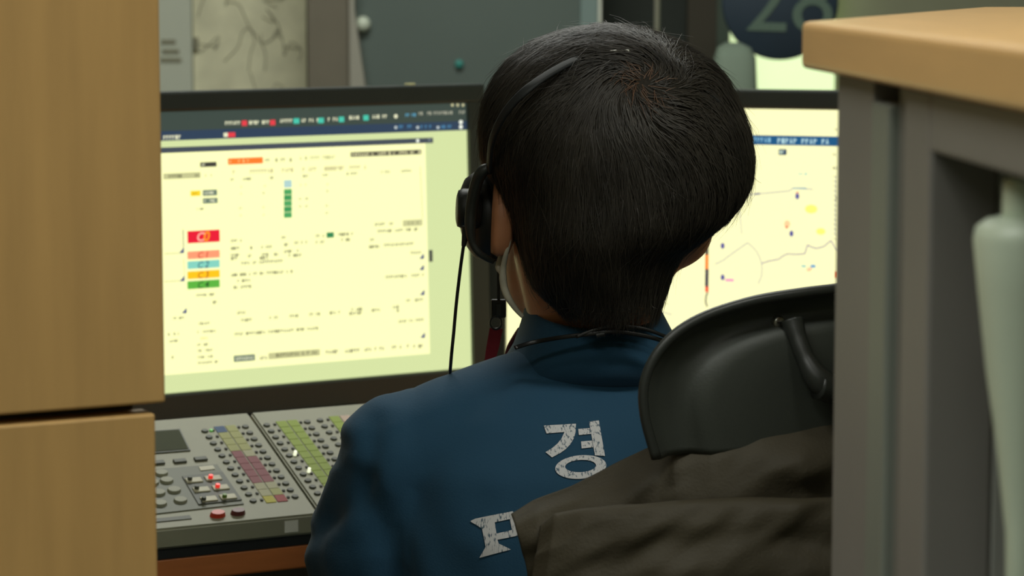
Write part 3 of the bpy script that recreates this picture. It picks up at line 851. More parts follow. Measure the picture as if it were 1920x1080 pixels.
# pale container on the shelf
bc = P(1925, 900, 1.06); bc.z = ZS
t = empty('plastic_bottle', bc, 'blurred pale green-grey plastic bottle with cap in the open grey cabinet', 'bottle')
def zz(py): return P(1900, py, 1.06).z - ZS
rr = lambda px: (1928 - px) / F * 1.06
MB_ = Matrix.Translation(bc)
lathe('body', [(rr(1900), 0), (rr(1896), 0.004), (rr(1890), zz(1000)), (rr(1868), zz(830)), (rr(1846), zz(690)), (rr(1828), zz(540)), (rr(1818), zz(450)), (rr(1822), zz(426)), (rr(1840), zz(412)), (rr(1868), zz(406)), (rr(1874), zz(404))], MB_, m_bottle, t)
lathe('cap', [(rr(1872), zz(405)), (rr(1871), zz(400)), (rr(1871), zz(345)), (rr(1876), zz(334)), (rr(1890), zz(331))], MB_, m_bottle, t)

# ------------------------------------------------------------------ office chair
CY = math.radians(24)                       # faces away and to the left
cx_ = V((math.cos(CY), math.sin(CY), 0)); cf = V((-math.sin(CY), math.cos(CY), 0))
HC = P(1610, 700, 1.74)                     # centre of the headrest
chair = empty('office_chair', (HC.x - 0.1, HC.y + 0.28, 0), 'black office chair with ribbed headrest, olive jacket draped on its back', 'chair')
# headrest shell from its outline, seen from behind
MH = frame(HC, cx_, -cf)                    # x right, y up, z towards the viewer
def hl(px, py):
    q = MH.inverted() @ RP(px, py, HC, -cf); return q.x, q.y
left = [hl(*p) for p in ((1246, 872), (1228, 800), (1224, 740), (1236, 690), (1262, 645), (1300, 608), (1350, 580), (1420, 556), (1500, 541), (1560, 533))]
xcm = hl(1620, 540)[0]
outl = left + [(xcm, left[-1][1] + 0.0015)] + [(2 * xcm - x, y) for (x, y) in left[::-1]]
def inset(pts, s):
    cxx = sum(p[0] for p in pts) / len(pts); cyy = sum(p[1] for p in pts) / len(pts)
    out = []
    n_ = len(pts)
    for i, p in enumerate(pts):
        a = V(pts[i - 1]) if i else V(pts[0]); b_ = V(pts[(i + 1) % n_]) if i < n_ - 1 else V(pts[-1])
        tdir = (b_ - a).normalized() if (b_ - a).length > 0 else V((1, 0))
        nn_ = V((tdir.y, -tdir.x))
        if nn_.dot(V((cxx - p[0], cyy - p[1]))) < 0: nn_ = -nn_
        out.append((p[0] + nn_.x * s, p[1] + nn_.y * s))
    return out
def dense(pts, k=4):
    out = []
    for i in range(len(pts) - 1):
        a = V(pts[max(i - 1, 0)]); b_ = V(pts[i]); c_ = V(pts[i + 1]); d_ = V(pts[min(i + 2, len(pts) - 1)])
        for j in range(k):
            t_ = j / k
            out.append(tuple(0.5 * ((2 * b_) + (c_ - a) * t_ + (2 * a - 5 * b_ + 4 * c_ - d_) * t_ * t_ + (-a + 3 * b_ - 3 * c_ + d_) * t_ ** 3)))
    out.append(pts[-1])
    return out
OUT = dense(outl)
rim = [MH @ V((p[0], p[1], -0.9 * abs(p[0] - xcm) ** 2)) for p in inset(OUT, 0.0035)]
tube('rim', rim, 0.0034, m_rim, chair, 8, 1)
rows = [(0.965, 0.0), (0.94, -0.003), (0.90, -0.009), (0.84, -0.0135), (0.78, -0.0135), (0.745, -0.008), (0.72, -0.004), (0.66, -0.002), (0.5, -0.001), (0.3, 0.0), (0.1, 0.0)]
verts = []; faces = []
YC = -0.035
for (sc_, z) in rows:
    for p in OUT:
        x = xcm + (p[0] - xcm) * sc_; y = YC + (p[1] - YC) * (sc_ if p[1] > YC else sc_ ** 0.3)
        verts.append(MH @ V((x, y, z - 0.9 * (x - xcm) ** 2)))
n_ = len(OUT)
for i in range(len(rows) - 1):
    for j in range(n_ - 1):
        faces.append((i * n_ + j, i * n_ + j + 1, (i + 1) * n_ + j + 1, (i + 1) * n_ + j))
faces.append(tuple((len(rows) - 1) * n_ + j for j in range(n_)))
sh_ = pd('headrest_shell', verts, faces, m_chair, chair, True)
if sum(p.normal.dot(-cf) for p in sh_.data.polygons) < 0: sh_.data.flip_normals()
md = sh_.modifiers.new('s', 'SOLIDIFY'); md.thickness = 0.004; md.offset = -1
# front cushion of the headrest (far side)
bm = bmesh.new()
ell(bm, MH @ V((xcm, -0.014, -0.052)), 0.112, 0.022, 0.054, (MH.to_3x3() @ Matrix.Rotation(0, 3, 'X') @ Matrix(((1, 0, 0), (0, 0, 1), (0, -1, 0)))))
bm_obj('headrest_cushion', bm, m_soft, chair, True)
# bracket and knuckle
def hp(px, py, z): 
    x, y = hl(px, py); return MH @ V((x, y, z))
tube('bracket_arm', [hp(1497, 606, -0.008), hp(1498, 634, -0.002), hp(1503, 670, 0.005), hp(1515, 705, 0.012), hp(1540, 725, 0.014)], [0.008, 0.006, 0.006, 0.0085, 0.010], m_rim, chair)
tube('bracket_arm', [MH @ V((2 * xcm - hl(1478, 596)[0], hl(1478, 596)[1], 0)), MH @ V((2 * xcm - hl(1493, 665)[0], hl(1493, 665)[1], 0.008)), MH @ V((2 * xcm - hl(1540, 725)[0], hl(1540, 725)[1], 0.014))], [0.008, 0.006, 0.010], m_rim, chair)
tube('hinge_bar', [hp(1512, 718, 0.014), hp(1560, 722, 0.014), MH @ V((2 * xcm - hl(1512, 718)[0], hl(1512, 718)[1], 0.014))], 0.009, m_rim, chair, 14)
tube('headrest_post', [MH @ V((xcm, hl(1560, 722)[1], 0.012)), MH @ V((xcm, -0.08, 0.010)), MH @ V((xcm, -0.20, -0.01))], 0.013, m_rim, chair, 14)
hb_ = BVHTree.FromPolygons([v.co.copy() for v in sh_.data.vertices], [tuple(p.vertices) for p in sh_.data.polygons])
h_, n_h, _, _ = hb_.ray_cast(V((0, 0, CAMZ)) - chair.location, ray(1456, 603))
SCP = h_ + chair.location + (-cf) * 0.0022
sc = lathe('screw', [(0.0042, -0.002), (0.0042, 0.0012), (0.0032, 0.0022), (0.001, 0.0026)], frame(SCP, cx_, -cf), m_steel, chair, 16)
box('screw_slot', frame(SCP - cf * 0.0026, cx_, -cf), -0.0022, 0.0022, -0.0004, 0.0004, 0, 0.0003, m_black, sc)
# backrest, seat, arms, base (mostly behind the jacket)
bm = bmesh.new()
BCx = xcm - 0.012
rings = []
for (y, hw, z) in ((-0.115, 0.13, -0.02), (-0.15, 0.185, -0.02), (-0.22, 0.215, -0.015), (-0.35, 0.225, 0.0), (-0.48, 0.22, -0.005), (-0.56, 0.19, -0.02)):
    rings.append([MH @ V((BCx + hw * math.copysign(abs(math.cos(a)) ** 0.6, math.cos(a)), y, z + 0.016 * math.sin(a) - 0.5 * (hw * math.cos(a)) ** 2)) for a in [2 * math.pi * k / 32 for k in range(32)]])
loft(bm, rings)
bm_obj('backrest', bm, m_chair, chair, True)
sc0 = HC + cx_ * (BCx) + cf * 0.29
MS = frame(V((sc0.x, sc0.y, 0)), cx_, ez)
box('seat', MS, -0.24, 0.24, -0.24, 0.24, 0.40, 0.47, m_soft, chair, 0.03)
tube('back_support', [MH @ V((BCx, -0.30, 0.02)), MH @ V((BCx, -0.60, 0.03)), V((sc0.x, sc0.y, 0.37)) - cf * 0.2, V((sc0.x, sc0.y, 0.37))], 0.02, m_rim, chair)
for s_ in (-1, 1):
    tube('armrest', [MS @ V((s_ * 0.26, -0.05, 0.42)), MS @ V((s_ * 0.29, -0.05, 0.55)), MS @ V((s_ * 0.29, 0.0, 0.625)), MS @ V((s_ * 0.29, 0.14, 0.63))], [0.018, 0.016, 0.018, 0.02], m_rim, chair)
tube('gas_post', [V((sc0.x, sc0.y, 0.09)), V((sc0.x, sc0.y, 0.2)), V((sc0.x, sc0.y, 0.40))], 0.026, m_rim, chair)
for k in range(5):
    a = k * 1.2566 + 0.3
    dv = V((math.cos(a), math.sin(a), 0)); c0 = V((sc0.x, sc0.y, 0))
    lg = tube('base_leg', [c0 + ez * 0.11, c0 + dv * 0.15 + ez * 0.095, c0 + dv * 0.28 + ez * 0.07], [0.03, 0.022, 0.016], m_rim, chair)
    lathe('castor', [(0.01, -0.02), (0.028, -0.018), (0.028, 0.018), (0.01, 0.02)], frame(c0 + dv * 0.28 + ez * 0.028, dv, dv.cross(ez)), m_black, chair, 16)

# ------------------------------------------------------------------ olive jacket draped over the chair
def interp(poly, t_):
    """point at fraction t_ along a polyline given with x-sorted fractions"""
    n0 = len(poly) - 1; f = min(max(t_, 0), 1) * n0; i = min(int(f), n0 - 1); f -= i
    return [poly[i][k] * (1 - f) + poly[i + 1][k] * f for k in range(len(poly[0]))]
def drape(name, polys, nu, nv, amp, seed, material, parent, thick=0.004, sub=1, smooth_rows=True):
    """cloth through rows of (px,py,depth) polylines"""
    verts = []; faces = []
    nr = len(polys)
    def row(k, u_):
        return V(interp(polys[k], u_))
    for j in range(nv + 1):
        s_ = j / nv * (nr - 1); i = min(int(s_), nr - 2); f = s_ - i
        for k in range(nu + 1):
            u_ = k / nu
            a, b_, c_, d_ = row(max(i - 1, 0), u_), row(i, u_), row(i + 1, u_), row(min(i + 2, nr - 1), u_)
            q = 0.5 * ((2 * b_) + (c_ - a) * f + (2 * a - 5 * b_ + 4 * c_ - d_) * f * f + (-a + 3 * b_ - 3 * c_ + d_) * f ** 3)
            w_ = P(q.x, q.y, q.z)
            wgt = min(1.0, j / nv * 6, (nv - j) / nv * 6 + 0.3)
            nn_ = noise.noise(V((q.x / 170 + seed, q.y / 75, seed))) + 0.55 * noise.noise(V((q.x / 60 + q.y / 55, q.y / 70 - q.x / 200, seed + 5)))
            rid = 1 - abs(noise.noise(V((q.x / 240 + q.y / 180, q.y / 130 - q.x / 400, seed + 9)))) * 2
            w_.y -= amp * wgt * (nn_ + 0.6 * rid)
            verts.append(w_)
    for j in range(nv):
        for k in range(nu):
            a = j * (nu + 1) + k
            faces.append((a, a + 1, a + nu + 2, a + nu + 1))
    o = pd(name, verts, faces, material, parent, True)
    m_ = o.modifiers.new('s', 'SOLIDIFY'); m_.thickness = thick; m_.offset = 1
    return o
jk = empty('olive_jacket', P(1300, 1000, 1.7), 'olive brown padded jacket draped over the back of the black chair', 'jacket')
top = [(958, 962, 1.765), (1000, 938, 1.765), (1070, 908, 1.76), (1150, 868, 1.755), (1230, 832, 1.75), (1260, 818, 1.745), (1330, 802, 1.74), (1420, 786, 1.74), (1500, 780, 1.745), (1600, 778, 1.75), (1720, 782, 1.77), (1850, 800, 1.80), (1960, 850, 1.84)]
def shift(pl, dx, dy, dd): return [(a + dx, b_ + dy, c_ + dd) for (a, b_, c_) in pl]
drape('collar_panel', [shift(top, 60, 160, 0.075), shift(top, 35, 50, 0.055), shift(top, 4, 6, 0.022), top, shift(top, 3, 8, -0.010),
      [(966, 985, 1.740), (1005, 965, 1.735), (1075, 945, 1.73), (1155, 918, 1.725), (1235, 890, 1.72), (1265, 880, 1.715), (1335, 868, 1.71), (1425, 858, 1.71), (1505, 855, 1.71), (1600, 855, 1.72), (1720, 860, 1.74), (1850, 880, 1.77), (1960, 920, 1.8)],
      [(978, 1030, 1.735), (1010, 1010, 1.73), (1078, 990, 1.725), (1158, 968, 1.72), (1238, 955, 1.715), (1270, 950, 1.71), (1340, 945, 1.705), (1430, 940, 1.705), (1510, 936, 1.705), (1600, 935, 1.715), (1720, 945, 1.735), (1850, 965, 1.765), (1960, 1000, 1.8)],
      [(990, 1100, 1.735), (1015, 1080, 1.73), (1080, 1080, 1.73), (1160, 1080, 1.73), (1240, 1080, 1.725), (1275, 1080, 1.72), (1340, 1080, 1.72), (1430, 1080, 1.72), (1510, 1080, 1.72), (1600, 1080, 1.73), (1720, 1085, 1.745), (1850, 1090, 1.77), (1960, 1100, 1.8)],
      [(985, 1300, 1.74), (1015, 1300, 1.73), (1080, 1300, 1.73), (1160, 1300, 1.73), (1240, 1300, 1.725), (1275, 1300, 1.72), (1340, 1300, 1.72), (1430, 1300, 1.72), (1510, 1300, 1.72), (1600, 1300, 1.73), (1720, 1300, 1.745), (1850, 1300, 1.77), (1960, 1300, 1.8)]],
      120, 90, 0.0052, 3.1, m_olive, jk)
fold = [(1012, 985, 1.722), (1040, 962, 1.712), (1090, 952, 1.705), (1160, 944, 1.700), (1230, 940, 1.695), (1300, 935, 1.69), (1400, 932, 1.688), (1480, 931, 1.688), (1570, 930, 1.69), (1680, 934, 1.70), (1800, 948, 1.72), (1950, 980, 1.75)]
drape('body_panel', [shift(fold, 2, 14, 0.010), fold, shift(fold, -1, 10, -0.008), shift(fold, -6, 45, -0.012),
      [(1000, 1060, 1.705), (1028, 1050, 1.695), (1082, 1045, 1.69), (1160, 1045, 1.685), (1230, 1045, 1.68), (1300, 1045, 1.676), (1400, 1045, 1.674), (1480, 1045, 1.674), (1570, 1045, 1.676), (1680, 1045, 1.69), (1800, 1050, 1.71), (1950, 1070, 1.74)],
      [(985, 1200, 1.70), (1012, 1190, 1.69), (1075, 1190, 1.685), (1160, 1190, 1.68), (1230, 1190, 1.675), (1300, 1190, 1.67), (1400, 1190, 1.67), (1480, 1190, 1.67), (1570, 1190, 1.67), (1680, 1190, 1.685), (1800, 1190, 1.70), (1950, 1200, 1.73)],
      [(975, 1500, 1.70), (1000, 1500, 1.69), (1075, 1500, 1.685), (1160, 1500, 1.68), (1230, 1500, 1.675), (1300, 1500, 1.67), (1400, 1500, 1.67), (1480, 1500, 1.67), (1570, 1500, 1.67), (1680, 1500, 1.685), (1800, 1500, 1.70), (1950, 1500, 1.73)]],
      120, 90, 0.0060, 8.4, m_olive, jk)

# ------------------------------------------------------------------ the seated person
BY = math.radians(16)                       # body turned a little to the left
bxv = V((math.cos(BY), math.sin(BY), 0)); bfv = V((-math.sin(BY), math.cos(BY), 0))
person = empty('person', (0.08, 2.02, 0), 'person in blue uniform jacket and headset seen from behind, facing the monitors', 'person')
neckC = P(1112, 650, 2.035)
shL = P(752, 862, 1.985); shR = shL + bxv * 0.335 + V((0.0, 0.0, 0.0))
shR = V((shR.x, shR.y, shL.z))
pel = V((0.085, 2.06, 0.53))
elL = P(672, 1230, 2.10); elR = shR + V((0.05, 0.16, -0.24))
wrL = V((-0.05, 2.27, DZ + 0.075)); wrR = V((0.20, 2.40, DZ + 0.075))
HR = Matrix.Rotation(math.radians(7), 3, 'Y') @ Matrix.Rotation(math.radians(10), 3, 'Z') @ Matrix.Rotation(math.radians(-20), 3, 'X')
hc = P(1158, 318, 2.02)
def H(x, y, z): return hc + HR @ V((x, y, z))
bm = bmesh.new()
# head
ell(bm, H(0, 0.0, 0.010), 0.074, 0.092, 0.084, HR, 28)
ell(bm, H(0, 0.030, -0.035), 0.062, 0.066, 0.072, HR)
ell(bm, P(1218, 440, 2.05), 0.0480, 0.050, 0.0300)
ell(bm, H(0, 0.072, -0.088), 0.026, 0.024, 0.020, HR, 16)
cap(bm, H(0, 0.098, 0.000), 0.006, H(0, 0.118, -0.034), 0.0115, 12, 6)
for s_ in (-1, 1):
    ell(bm, H(s_ * 0.011, 0.108, -0.036), 0.008, 0.009, 0.006, HR, 12)
    cap(bm, H(s_ * 0.014, 0.094, 0.018), 0.007, H(s_ * 0.050, 0.078, 0.018), 0.006, 10, 5)
    ell(bm, H(s_ * 0.045, 0.070, -0.030), 0.020, 0.018, 0.016, HR, 14)
for z_ in (-0.058, -0.068):
    cap(bm, H(-0.018, 0.094, z_), 0.0045, H(0.018, 0.094, z_), 0.0045, 10, 5)
cap(bm, P(1085, 455, 2.015), 0.050, P(1114, 640, 2.035), 0.045, 20, 8)
ell(bm, P(1012, 500, 2.065), 0.0290, 0.045, 0.041)
# torso, arms, legs
loft(bm, [sring(P(1118, y, d), hw, dp, BY) for (y, d, hw, dp) in ((690, 2.04, 0.07, 0.05), (760, 2.045, 0.135, 0.07), (880, 2.04, 0.15, 0.085), (1080, 2.035, 0.145, 0.09), (1350, 2.03, 0.135, 0.09), (1700, 2.03, 0.15, 0.11), (2350, 2.04, 0.16, 0.12))])
for (a, b_, c_) in ((shL, elL, wrL), (shR, elR, wrR)):
    cap(bm, a - ez * 0.006, 0.034, b_, 0.030, 16, 8); cap(bm, b_, 0.030, c_, 0.024, 16, 8)
for s_ in (-1, 1):
    hip = pel + bxv * (0.085 * s_) - ez * 0.0
    kn_ = hip + bfv * 0.40 + ez * 0.0 + bxv * (0.05 * s_)
    an_ = kn_ + V((0, -0.06, -0.44))
    cap(bm, hip, 0.075, kn_, 0.052, 16, 8); cap(bm, kn_, 0.052, an_, 0.034, 16, 8)
    cap(bm, an_ - ez * 0.03, 0.03, an_ + bfv * 0.16 - ez * 0.045, 0.026, 12, 6, 0.8)
# hands on the desk edge: palm, four unequal bent fingers, thumb off the side
for s_, wr in ((-1, wrL), (1, wrR)):
    f_ = V((0.10 * -s_, 1, 0)).normalized(); sd = f_.cross(ez).normalized()
    Mh = Matrix((sd, f_, ez)).transposed().to_4x4(); Mh.translation = wr
    pal = Mh @ V((0, 0.05, -0.006))
    ell(bm, pal, 0.039, 0.050, 0.014, Mh.to_3x3(), 18)
    for i, (x, L) in enumerate(((-0.028, 0.062), (-0.010, 0.072), (0.009, 0.068), (0.027, 0.052))):
        L = L if s_ > 0 else L
        x = x * -s_
        p0 = Mh @ V((x * 0.9, 0.085, -0.006)); p1 = Mh @ V((x * 1.15, 0.090 + L * 0.5, 0.000)); p2 = Mh @ V((x * 1.2, 0.088 + L * 0.9, -0.014))
        cap(bm, p0, 0.0088, p1, 0.0080, 10, 4); cap(bm, p1, 0.0080, p2, 0.0066, 10, 4)
    p0 = Mh @ V((-0.024 * s_ * 1, 0.02, -0.006)); p1 = Mh @ V((-0.052 * s_, 0.052, -0.010)); p2 = Mh @ V((-0.056 * s_, 0.082, -0.016))
    cap(bm, p0, 0.012, p1, 0.0095, 10, 4); cap(bm, p1, 0.0095, p2, 0.0075, 10, 4)
me = baked(bm, 0.0042, 5)
body = link('body', me, m_skin, person, True)
# ears
def ear(s_, c0, parent):
    verts = []; faces = []
    N = 20
    prof = [(0.0, 0.0), (0.6, 0.0015), (0.82, 0.005), (0.95, 0.009), (1.0, 0.006), (0.93, -0.001), (0.6, -0.004)]
    Me = Matrix.Translation(c0) @ HR.to_4x4() @ Matrix.Rotation(math.radians(14 * s_), 4, 'Z')
    for (r_, o_) in prof:
        for k in range(N):
            a = 2 * math.pi * k / N
            y = 0.016 * r_ * math.cos(a) * (1.0 if math.sin(a) > 0 else 0.8); z = 0.028 * r_ * math.sin(a)
            verts.append(Me @ V((s_ * (o_ + 0.002), y, z)))
    for i in range(len(prof) - 1):
        for k in range(N):
            faces.append((i * N + k, i * N + (k + 1) % N, (i + 1) * N + (k + 1) % N, (i + 1) * N + k))
    o = pd('ear', verts, faces, m_skin, parent, True)
    m_ = o.modifiers.new('s', 'SOLIDIFY'); m_.thickness = 0.004; m_.offset = 0
ear(-1, P(957, 408, 1.992), person)
ear(1, H(0.064, 0.02, 0.0), person)
for s_ in (-1, 1):
    e_ = H(s_ * 0.031, 0.083, 0.004)
    bm = bmesh.new(); ell(bm, e_, 0.0115, 0.0115, 0.0105, HR, 16); eo = bm_obj('eye', bm, m_eye, person, True)
    bm = bmesh.new(); ell(bm, e_ + HR @ V((0, 0.0085, -0.001)), 0.0052, 0.0038, 0.0052, HR, 12); bm_obj('iris', bm, m_iris, eo, True)
    tube('eyebrow', [H(s_ * 0.014, 0.1005, 0.023), H(s_ * 0.03, 0.0985, 0.028), H(s_ * 0.048, 0.083, 0.024)], [0.0025, 0.003, 0.0015], m_hair, person, 8)
# jacket
bm = bmesh.new()
loft(bm, [sring(P(x_, y, d), hw, dp, BY, 2.4, 48) for (x_, y, d, hw, dp) in ((1115, 655, 2.04, 0.045, 0.040), (1115, 672, 2.04, 0.075, 0.055), (1112, 705, 2.04, 0.115, 0.070), (1112, 760, 2.04, 0.150, 0.088), (1120, 850, 2.035, 0.168, 0.105), (1128, 960, 2.03, 0.170, 0.113), (1130, 1080, 2.03, 0.165, 0.116), (1130, 1250, 2.035, 0.160, 0.118), (1130, 1500, 2.04, 0.162, 0.122), (1120, 1800, 2.04, 0.17, 0.13), (1120, 2150, 2.04, 0.175, 0.14))])
cap(bm, P(1090, 752, 2.02), 0.052, shL + V((0, 0.0, 0.0)), 0.0475, 24, 12)
cap(bm, P(1130, 752, 2.05), 0.052, shR, 0.0475, 24, 12)
cap(bm, shL, 0.048, P(662, 1010, 2.02), 0.034, 24, 12)
cap(bm, P(690, 1010, 2.02), 0.046, elL + V((0.02, 0, 0)), 0.050, 24, 10)
cap(bm, shL, 0.048, P(722, 1040, 2.0), 0.048, 24, 10)
cap(bm, elL, 0.050, wrL - (wrL - elL).normalized() * 0.03, 0.034, 24, 12)
cap(bm, shR, 0.050, elR, 0.049, 24, 12)
cap(bm, elR, 0.049, wrR - (wrR - elR).normalized() * 0.03, 0.034, 24, 12)
me = baked(bm, 0.0050, 9)
CREASES = [  # photo-frame lines of the sleeve folds: (points, depth, width px)
    ([(640, 835), (633, 862), (646, 880), (637, 903), (617, 970)], 0.0030, 16),
    ([(700, 790), (690, 860), (678, 921), (694, 941), (723, 999), (750, 1085)], 0.0035, 24),
    ([(560, 1012), (590, 1000), (625, 972), (664, 941), (680, 905)], 0.0035, 20),
    ([(745, 740), (760, 800), (770, 860), (790, 960), (840, 1080)], 0.0018, 34),
    ([(880, 1090), (850, 1020), (900, 940)], 0.0015, 30)]
CPIT, SPIT = math.cos(PITCH), math.sin(PITCH)
def proj(p):
    z = p.z - CAMZ; f_ = p.y * CPIT - z * SPIT; u_ = p.y * SPIT + z * CPIT
    return 960 + F * p.x / f_, 540 - F * u_ / f_
nrms = [v.normal.copy() for v in me.vertices]
def crease(p):
    x, y = proj(p); t_ = 0.0
    if x > 950 or y < 660 or p.y > 2.08: return 0.0
    for (pl, dep, wd) in CREASES:
        best = 1e9
        for (a, b_) in zip(pl[:-1], pl[1:]):
            dx, dy = b_[0] - a[0], b_[1] - a[1]
            q_ = max(0, min(1, ((x - a[0]) * dx + (y - a[1]) * dy) / (dx * dx + dy * dy)))
            best = min(best, math.hypot(x - a[0] - q_ * dx, y - a[1] - q_ * dy))
        t_ -= dep * math.exp(-(best / wd) ** 2)
        t_ += dep * 0.35 * math.exp(-((best - 2.1 * wd) / wd) ** 2)
    return t_
for v, vn in zip(me.vertices, nrms):
    p = v.co.copy()
    q = V((p.x * 7, p.y * 5, p.z * 5)); a_ = noise.noise(q)
    q2 = V((p.x * 16 + p.z * 10, p.y * 8, p.z * 9 - p.x * 6)); b_ = noise.noise(q2)
    rid = 1 - 2 * abs(noise.noise(V((p.x * 8 + p.z * 6 + 4, p.y * 6, p.z * 7 - p.x * 5))))
    wz_ = 1.0 if p.z < 1.0 else max(0.2, 1 - (p.z - 1.0) * 6)
    arm = 1.0 if p.x < -0.075 else 0.35
    v.co = p + vn * (crease(p) + 0.0028 * a_ + 0.0022 * b_ * arm * wz_ + 0.0030 * rid * arm * wz_)
jacket = link('jacket', me, m_blue, person, True)
bvh = BVHTree.FromPolygons([v.co.copy() for v in me.vertices], [tuple(p.vertices) for p in me.polygons])
jinv = Matrix.Translation(-person.location)
# armhole seam
def onj(px, py, off=0.0012):
    r0 = ray(px, py); c0 = V((0, 0, CAMZ)) - person.location
    h, n2, i, d_ = bvh.ray_cast(c0, r0)
    if h is None: return None
    return h + n2 * off + person.location, n2
# stand collar
col_r = []
for (x_, y, d, hw, dp, til) in ((1120, 705, 2.035, 0.074, 0.058, 0.05), (1120, 675, 2.03, 0.070, 0.069, 0.06), (1120, 650, 2.03, 0.0630, 0.0725, 0.07), (1117, 612, 2.03, 0.0560, 0.072, 0.10), (1113, 578, 2.03, 0.0505, 0.070, 0.13), (1112, 573, 2.03, 0.0490, 0.068, 0.13), (1113, 600, 2.03, 0.0485, 0.064, 0.12)):
    col_r.append(sring(P(x_, y, d), hw, dp, BY * 0.5, 2.1, 48, til))
bm = bmesh.new(); loft(bm, col_r, False)
co_ = bm_obj('collar', bm, m_blue, person, True)
# trousers and shoes
bm = bmesh.new()
ell(bm, pel + ez * 0.02, 0.165, 0.14, 0.11)
for s_ in (-1, 1):
    hip = pel + bxv * (0.085 * s_); kn_ = hip + bfv * 0.40 + bxv * (0.05 * s_); an_ = kn_ + V((0, -0.06, -0.44))
    cap(bm, hip, 0.088, kn_, 0.066, 20, 8); cap(bm, kn_, 0.066, an_ + ez * 0.02, 0.052, 20, 8)
me = baked(bm, 0.008, 5)
link('trousers', me, m_navy, person, True)
for s_ in (-1, 1):
    hip = pel + bxv * (0.085 * s_); kn_ = hip + bfv * 0.40 + bxv * (0.05 * s_); an_ = kn_ + V((0, -0.06, -0.44))
    f0 = V((an_.x, an_.y, 0.034))
    bm = bmesh.new(); cap(bm, f0 - bfv * 0.03, 0.034, f0 + bfv * 0.17, 0.030, 16, 8); cap(bm, f0, 0.036, f0 + ez * 0.05, 0.042, 16, 6)
    me = baked(bm, 0.006, 3); link('shoe', me, m_black, person, True)

# face mask and its straps
verts = []; faces = []
for i in range(9):
    for j in range(13):
        a = (j / 12 - 0.5) * 2; z_ = -0.012 - 0.082 * i / 8
        xx = 0.055 * a * (1 - 0.12 * (i / 8) ** 2); yy = 0.100 - 0.060 * abs(a) ** 2.2 + 0.024 * math.exp(-((i - 3) / 2.6) ** 2) * math.exp(-(a / 0.35) ** 2) + (0.004 if i < 7 else -0.004)
        verts.append(H(xx, yy + 0.006, z_))
for i in range(8):
    for j in range(12):
        k = i * 13 + j; faces.append((k, k + 1, k + 14, k + 13))
fm = pd('face_mask', verts, faces, m_white, person, True)
m_ = fm.modifiers.new('s', 'SOLIDIFY'); m_.thickness = 0.0016
tube('ear_loop', [P(951, 396, 1.995), P(956, 420, 1.985), P(955, 450, 1.98), P(949, 475, 1.98), P(944, 500, 1.985), P(943, 520, 1.985), P(946, 540, 1.985), P(953, 558, 1.98), P(966, 578, 1.98), P(980, 594, 1.98)], [0.0012, 0.0014, 0.0016, 0.0018, 0.0022, 0.0028, 0.0028, 0.0026, 0.0020, 0.0014], m_white, fm, 8)
tube('ear_loop', [P(941, 470, 2.0), P(936, 500, 2.0), P(941, 512, 1.995), P(946, 540, 1.99)], [0.0012, 0.003, 0.0022, 0.0014], m_white, fm, 8)

# ------------------------------------------------------------------ hair
levels = [  # py, left, right, depth centre, half depth
    (51, 1118, 1170, 2.030, 0.018), (56, 1085, 1200, 2.030, 0.036), (64, 1050, 1228, 2.028, 0.052), (85, 996, 1282, 2.026, 0.072), (118, 952, 1330, 2.022, 0.088), (150, 927, 1358, 2.020, 0.098), (190, 908, 1378, 2.018, 0.106),
    (240, 901, 1399, 2.016, 0.111), (300, 906, 1409, 2.016, 0.113), (345, 930, 1404, 2.014, 0.111), (378, 944, 1386, 2.010, 0.107), (408, 957, 1362, 2.004, 0.101), (438, 967, 1322, 1.998, 0.092), (470, 980, 1276, 1.995, 0.082),
    (505, 991, 1257, 1.992, 0.072), (535, 1004, 1249, 1.990, 0.063), (560, 1030, 1240, 1.985, 0.054)]
NA = 64
rings = []
for (y, l, r_, d, hd) in levels:
    c0 = P((l + r_) / 2, y, d); hw = (r_ - l) / 2 / F * d
    # the silhouette of an ellipse ring is its half width as seen from here
    ring = []
    for k in range(NA):
        a = 2 * math.pi * k / NA
        ring.append(c0 + V((hw * math.cos(a), hd * math.sin(a), 0)))
    rings.append(ring)
def keep(i, k):
    y = levels[i][0]; s_ = math.sin(2 * math.pi * (k + .5) / NA)     # + is the face side
    if y < 185: return True
    if y < 240: return s_ < 0.80
    if y < 345: return s_ < 0.42
    if y < 430: return s_ < 0.15
    return s_ < 0.0
verts = [p for r_ in rings for p in r_]; faces = []
top_i = len(verts); verts.append(P(1144, 49, 2.03))
for k in range(NA): faces.append((top_i, k, (k + 1) % NA))
for i in range(len(rings) - 1):
    for k in range(NA):
        if keep(i, k): faces.append((i * NA + k, (i + 1) * NA + k, (i + 1) * NA + (k + 1) % NA, i * NA + (k + 1) % NA))
hair = pd('hair', [V(v) for v in verts], faces, m_scalp, person, True)
bm = bmesh.new(); bm.from_mesh(hair.data); bmesh.ops.delete(bm, geom=[v for v in bm.verts if not v.link_faces], context='VERTS'); bmesh.ops.recalc_face_normals(bm, faces=bm.faces)
# clumps
bm.normal_update()
for v in bm.verts:
    p = v.co + person.location
    a_ = math.atan2(p.x - 0.08, -(p.y - 2.02))
    v.co += v.normal * 0.0018 * noise.noise(V((a_ * 7, p.z * 10, 2)))
bm.to_mesh(hair.data)
md = hair.modifiers.new('s', 'SOLIDIFY'); md.thickness = 0.006; md.offset = -1
hbv = BVHTree.FromBMesh(bm)
